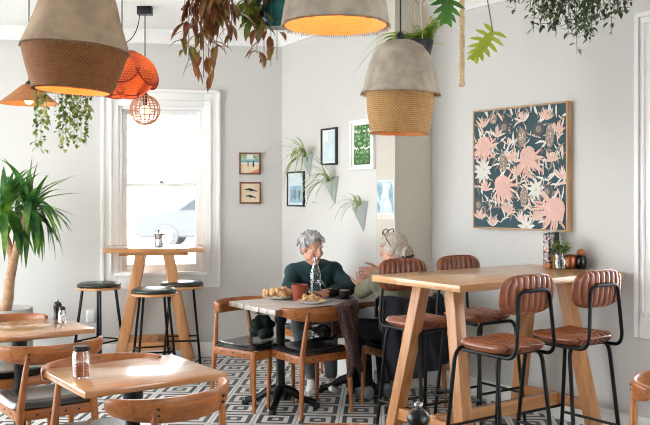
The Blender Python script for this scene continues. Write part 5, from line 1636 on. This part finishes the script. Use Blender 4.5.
for c, q in (((0, -.024, .052), (.085, .098, .084)), ((0, -.085, -.015), (.062, .038, .06)), ((.066, -.005, .03), (.014, .035, .038)), ((-.066, -.005, .03), (.014, .035, .038)), ((0, .03, .105), (.06, .05, .026))): H1.ball(mb, c, q)
for k in range(90):                                        # tousled locks
    a = rg.uniform(0, 2 * PI); el = rg.uniform(-.25, 1.45)
    d = V((math.cos(a) * math.cos(el), math.sin(a) * math.cos(el), math.sin(el)))
    if (d.y > .3 and d.z < .6) or (d.z < -.05 and d.y < 0): continue
    p0 = V((d.x * .083, -.024 + d.y * .095, .05 + d.z * .082))
    tn = V((-d.y, d.x, -.7 * (1 - d.z))) * .03 * rg.choice([-1, 1]) if rg.random() < .6 else V((d.x * .3, d.y * .3, -1)) * .03
    p1 = p0 + d * .012 + tn; p2 = p1 + tn * .7 - d * .004
    mb.tube([H1.P(*p0), H1.P(*p1), H1.P(*p2)], [.013, .011, .005], 8)
for x0, x1 in ((-.03, -.062), (-.005, -.05), (.02, .055), (.0, .03)):
    mb.tube([H1.P(x0, .035, .118), H1.P((x0 + x1) / 2, .078, .095), H1.P(x1, .083, .062)], [.016, .013, .006], 8)
skin(mb, 'hair', M['hair_grey'], r, .005, 2)

# person in olive, seen from behind
r = person('person', (.57, 6.345, 0), 'person with ash blond hair in an olive top, seen from behind with hands raised')
H2 = Head((.505, 6.42, 1.163), (-.72, .68, -.05), (-.05, .06, 1), 1.0)
J = dict(pelvis=(.57, 6.345, .555), chest=(.535, 6.41, .85), neck=(.515, 6.435, 1.015), sL=(.40, 6.36, .945), sR=(.665, 6.55, .965),
         eL=(.275, 6.56, .815), wL=(.29, 6.725, .835), eR=(.63, 6.72, .83), wR=(.42, 6.755, .955),
         hL=(.49, 6.30, .54), hR=(.64, 6.40, .54), kL=(.27, 6.64, .53), kR=(.44, 6.74, .53), aL=(.315, 6.55, .09), aR=(.455, 6.66, .09), tL=(-.6, .8, 0), tR=(-.5, .85, 0))
build_person(r, J, H2, {'L': ((-.02, .85, .5), (.1, .5, -.85), 1, .8, .22), 'R': ((-1, .1, -.12), (.2, .9, .35), -1, .3, .25)}, ('top', 'olive_cloth', 'dark_denim', 'grey_denim'), .028)
mb = MB(); rg = random.Random(14)
for c, q in (((0, -.022, .048), (.083, .100, .085)), ((0, -.075, -.02), (.066, .045, .06)), ((0, -.118, -.03), (.044, .034, .048)), ((.07, -.02, .005), (.016, .05, .042)), ((-.07, -.02, .005), (.016, .05, .042)), ((0, .03, .1), (.055, .05, .026))): H2.ball(mb, c, q)
for k in range(46):                                        # combed strands running back to the twist
    a = -1.5 + 3.0 * k / 45
    pts = []
    for t in (0, .3, .6, .85, 1):
        y = .06 - .17 * t; zz = .05 + .086 * math.cos(a) * (1 - .95 * t ** 2.4) - .07 * t ** 2.5; xx = .083 * math.sin(a) * (1 - .62 * t ** 2)
        sc = math.sqrt(max(.05, 1 - ((y + .022) / .112) ** 2)) if t < .8 else .75
        pts.append(H2.P(xx * (.55 + .45 * sc), y, zz * (1 if t > .3 else sc * .5 + .5)))
    mb.tube(pts, [.006, .008, .009, .009, .006], 7)
for k in range(14):
    a = rg.uniform(0, 2 * PI); mb.tube([H2.P(.03 * math.cos(a), -.13, -.03 + .035 * math.sin(a)), H2.P(.05 * math.cos(a + .6), -.145, -.03 + .05 * math.sin(a + .6)), H2.P(.05 * math.cos(a + 1.3), -.135, -.02 + .06 * math.sin(a + 1.3))], [.012, .011, .006], 7)
skin(mb, 'hair', M['hair_blond'], r, .005, 2)
mb = MB(); mb.tube([H2.P(-.05, -.118, -.052), H2.P(-.02, -.155, -.055), H2.P(.03, -.155, -.045), H2.P(.06, -.118, -.03)], [.008, .012, .012, .007], 8); mb.build('hair_clip', M['black_plastic'], r)
g = empty('glasses'); g.parent = r
for q in (-1, 1):
    mb = MB(); mb.tube([H2.P(q * .034 + .027 * math.cos(t), .045 - .014 * math.sin(t) , .136 + .02 * math.sin(t)) for t in [2 * PI * i / 20 for i in range(20)]], .0032, 6, closed=True); mb.build('rim', M['black_plastic'], g)
    mb = MB(); mb.tube([H2.P(q * .061, .045, .138), H2.P(q * .085, -.01, .075), H2.P(q * .088, -.05, .03)], .003, 6); mb.build('temple', M['black_plastic'], g)
mb = MB(); mb.tube([H2.P(-.007, .042, .143), H2.P(0, .04, .147), H2.P(.007, .042, .143)], .003, 6); mb.build('bridge', M['black_plastic'], g)
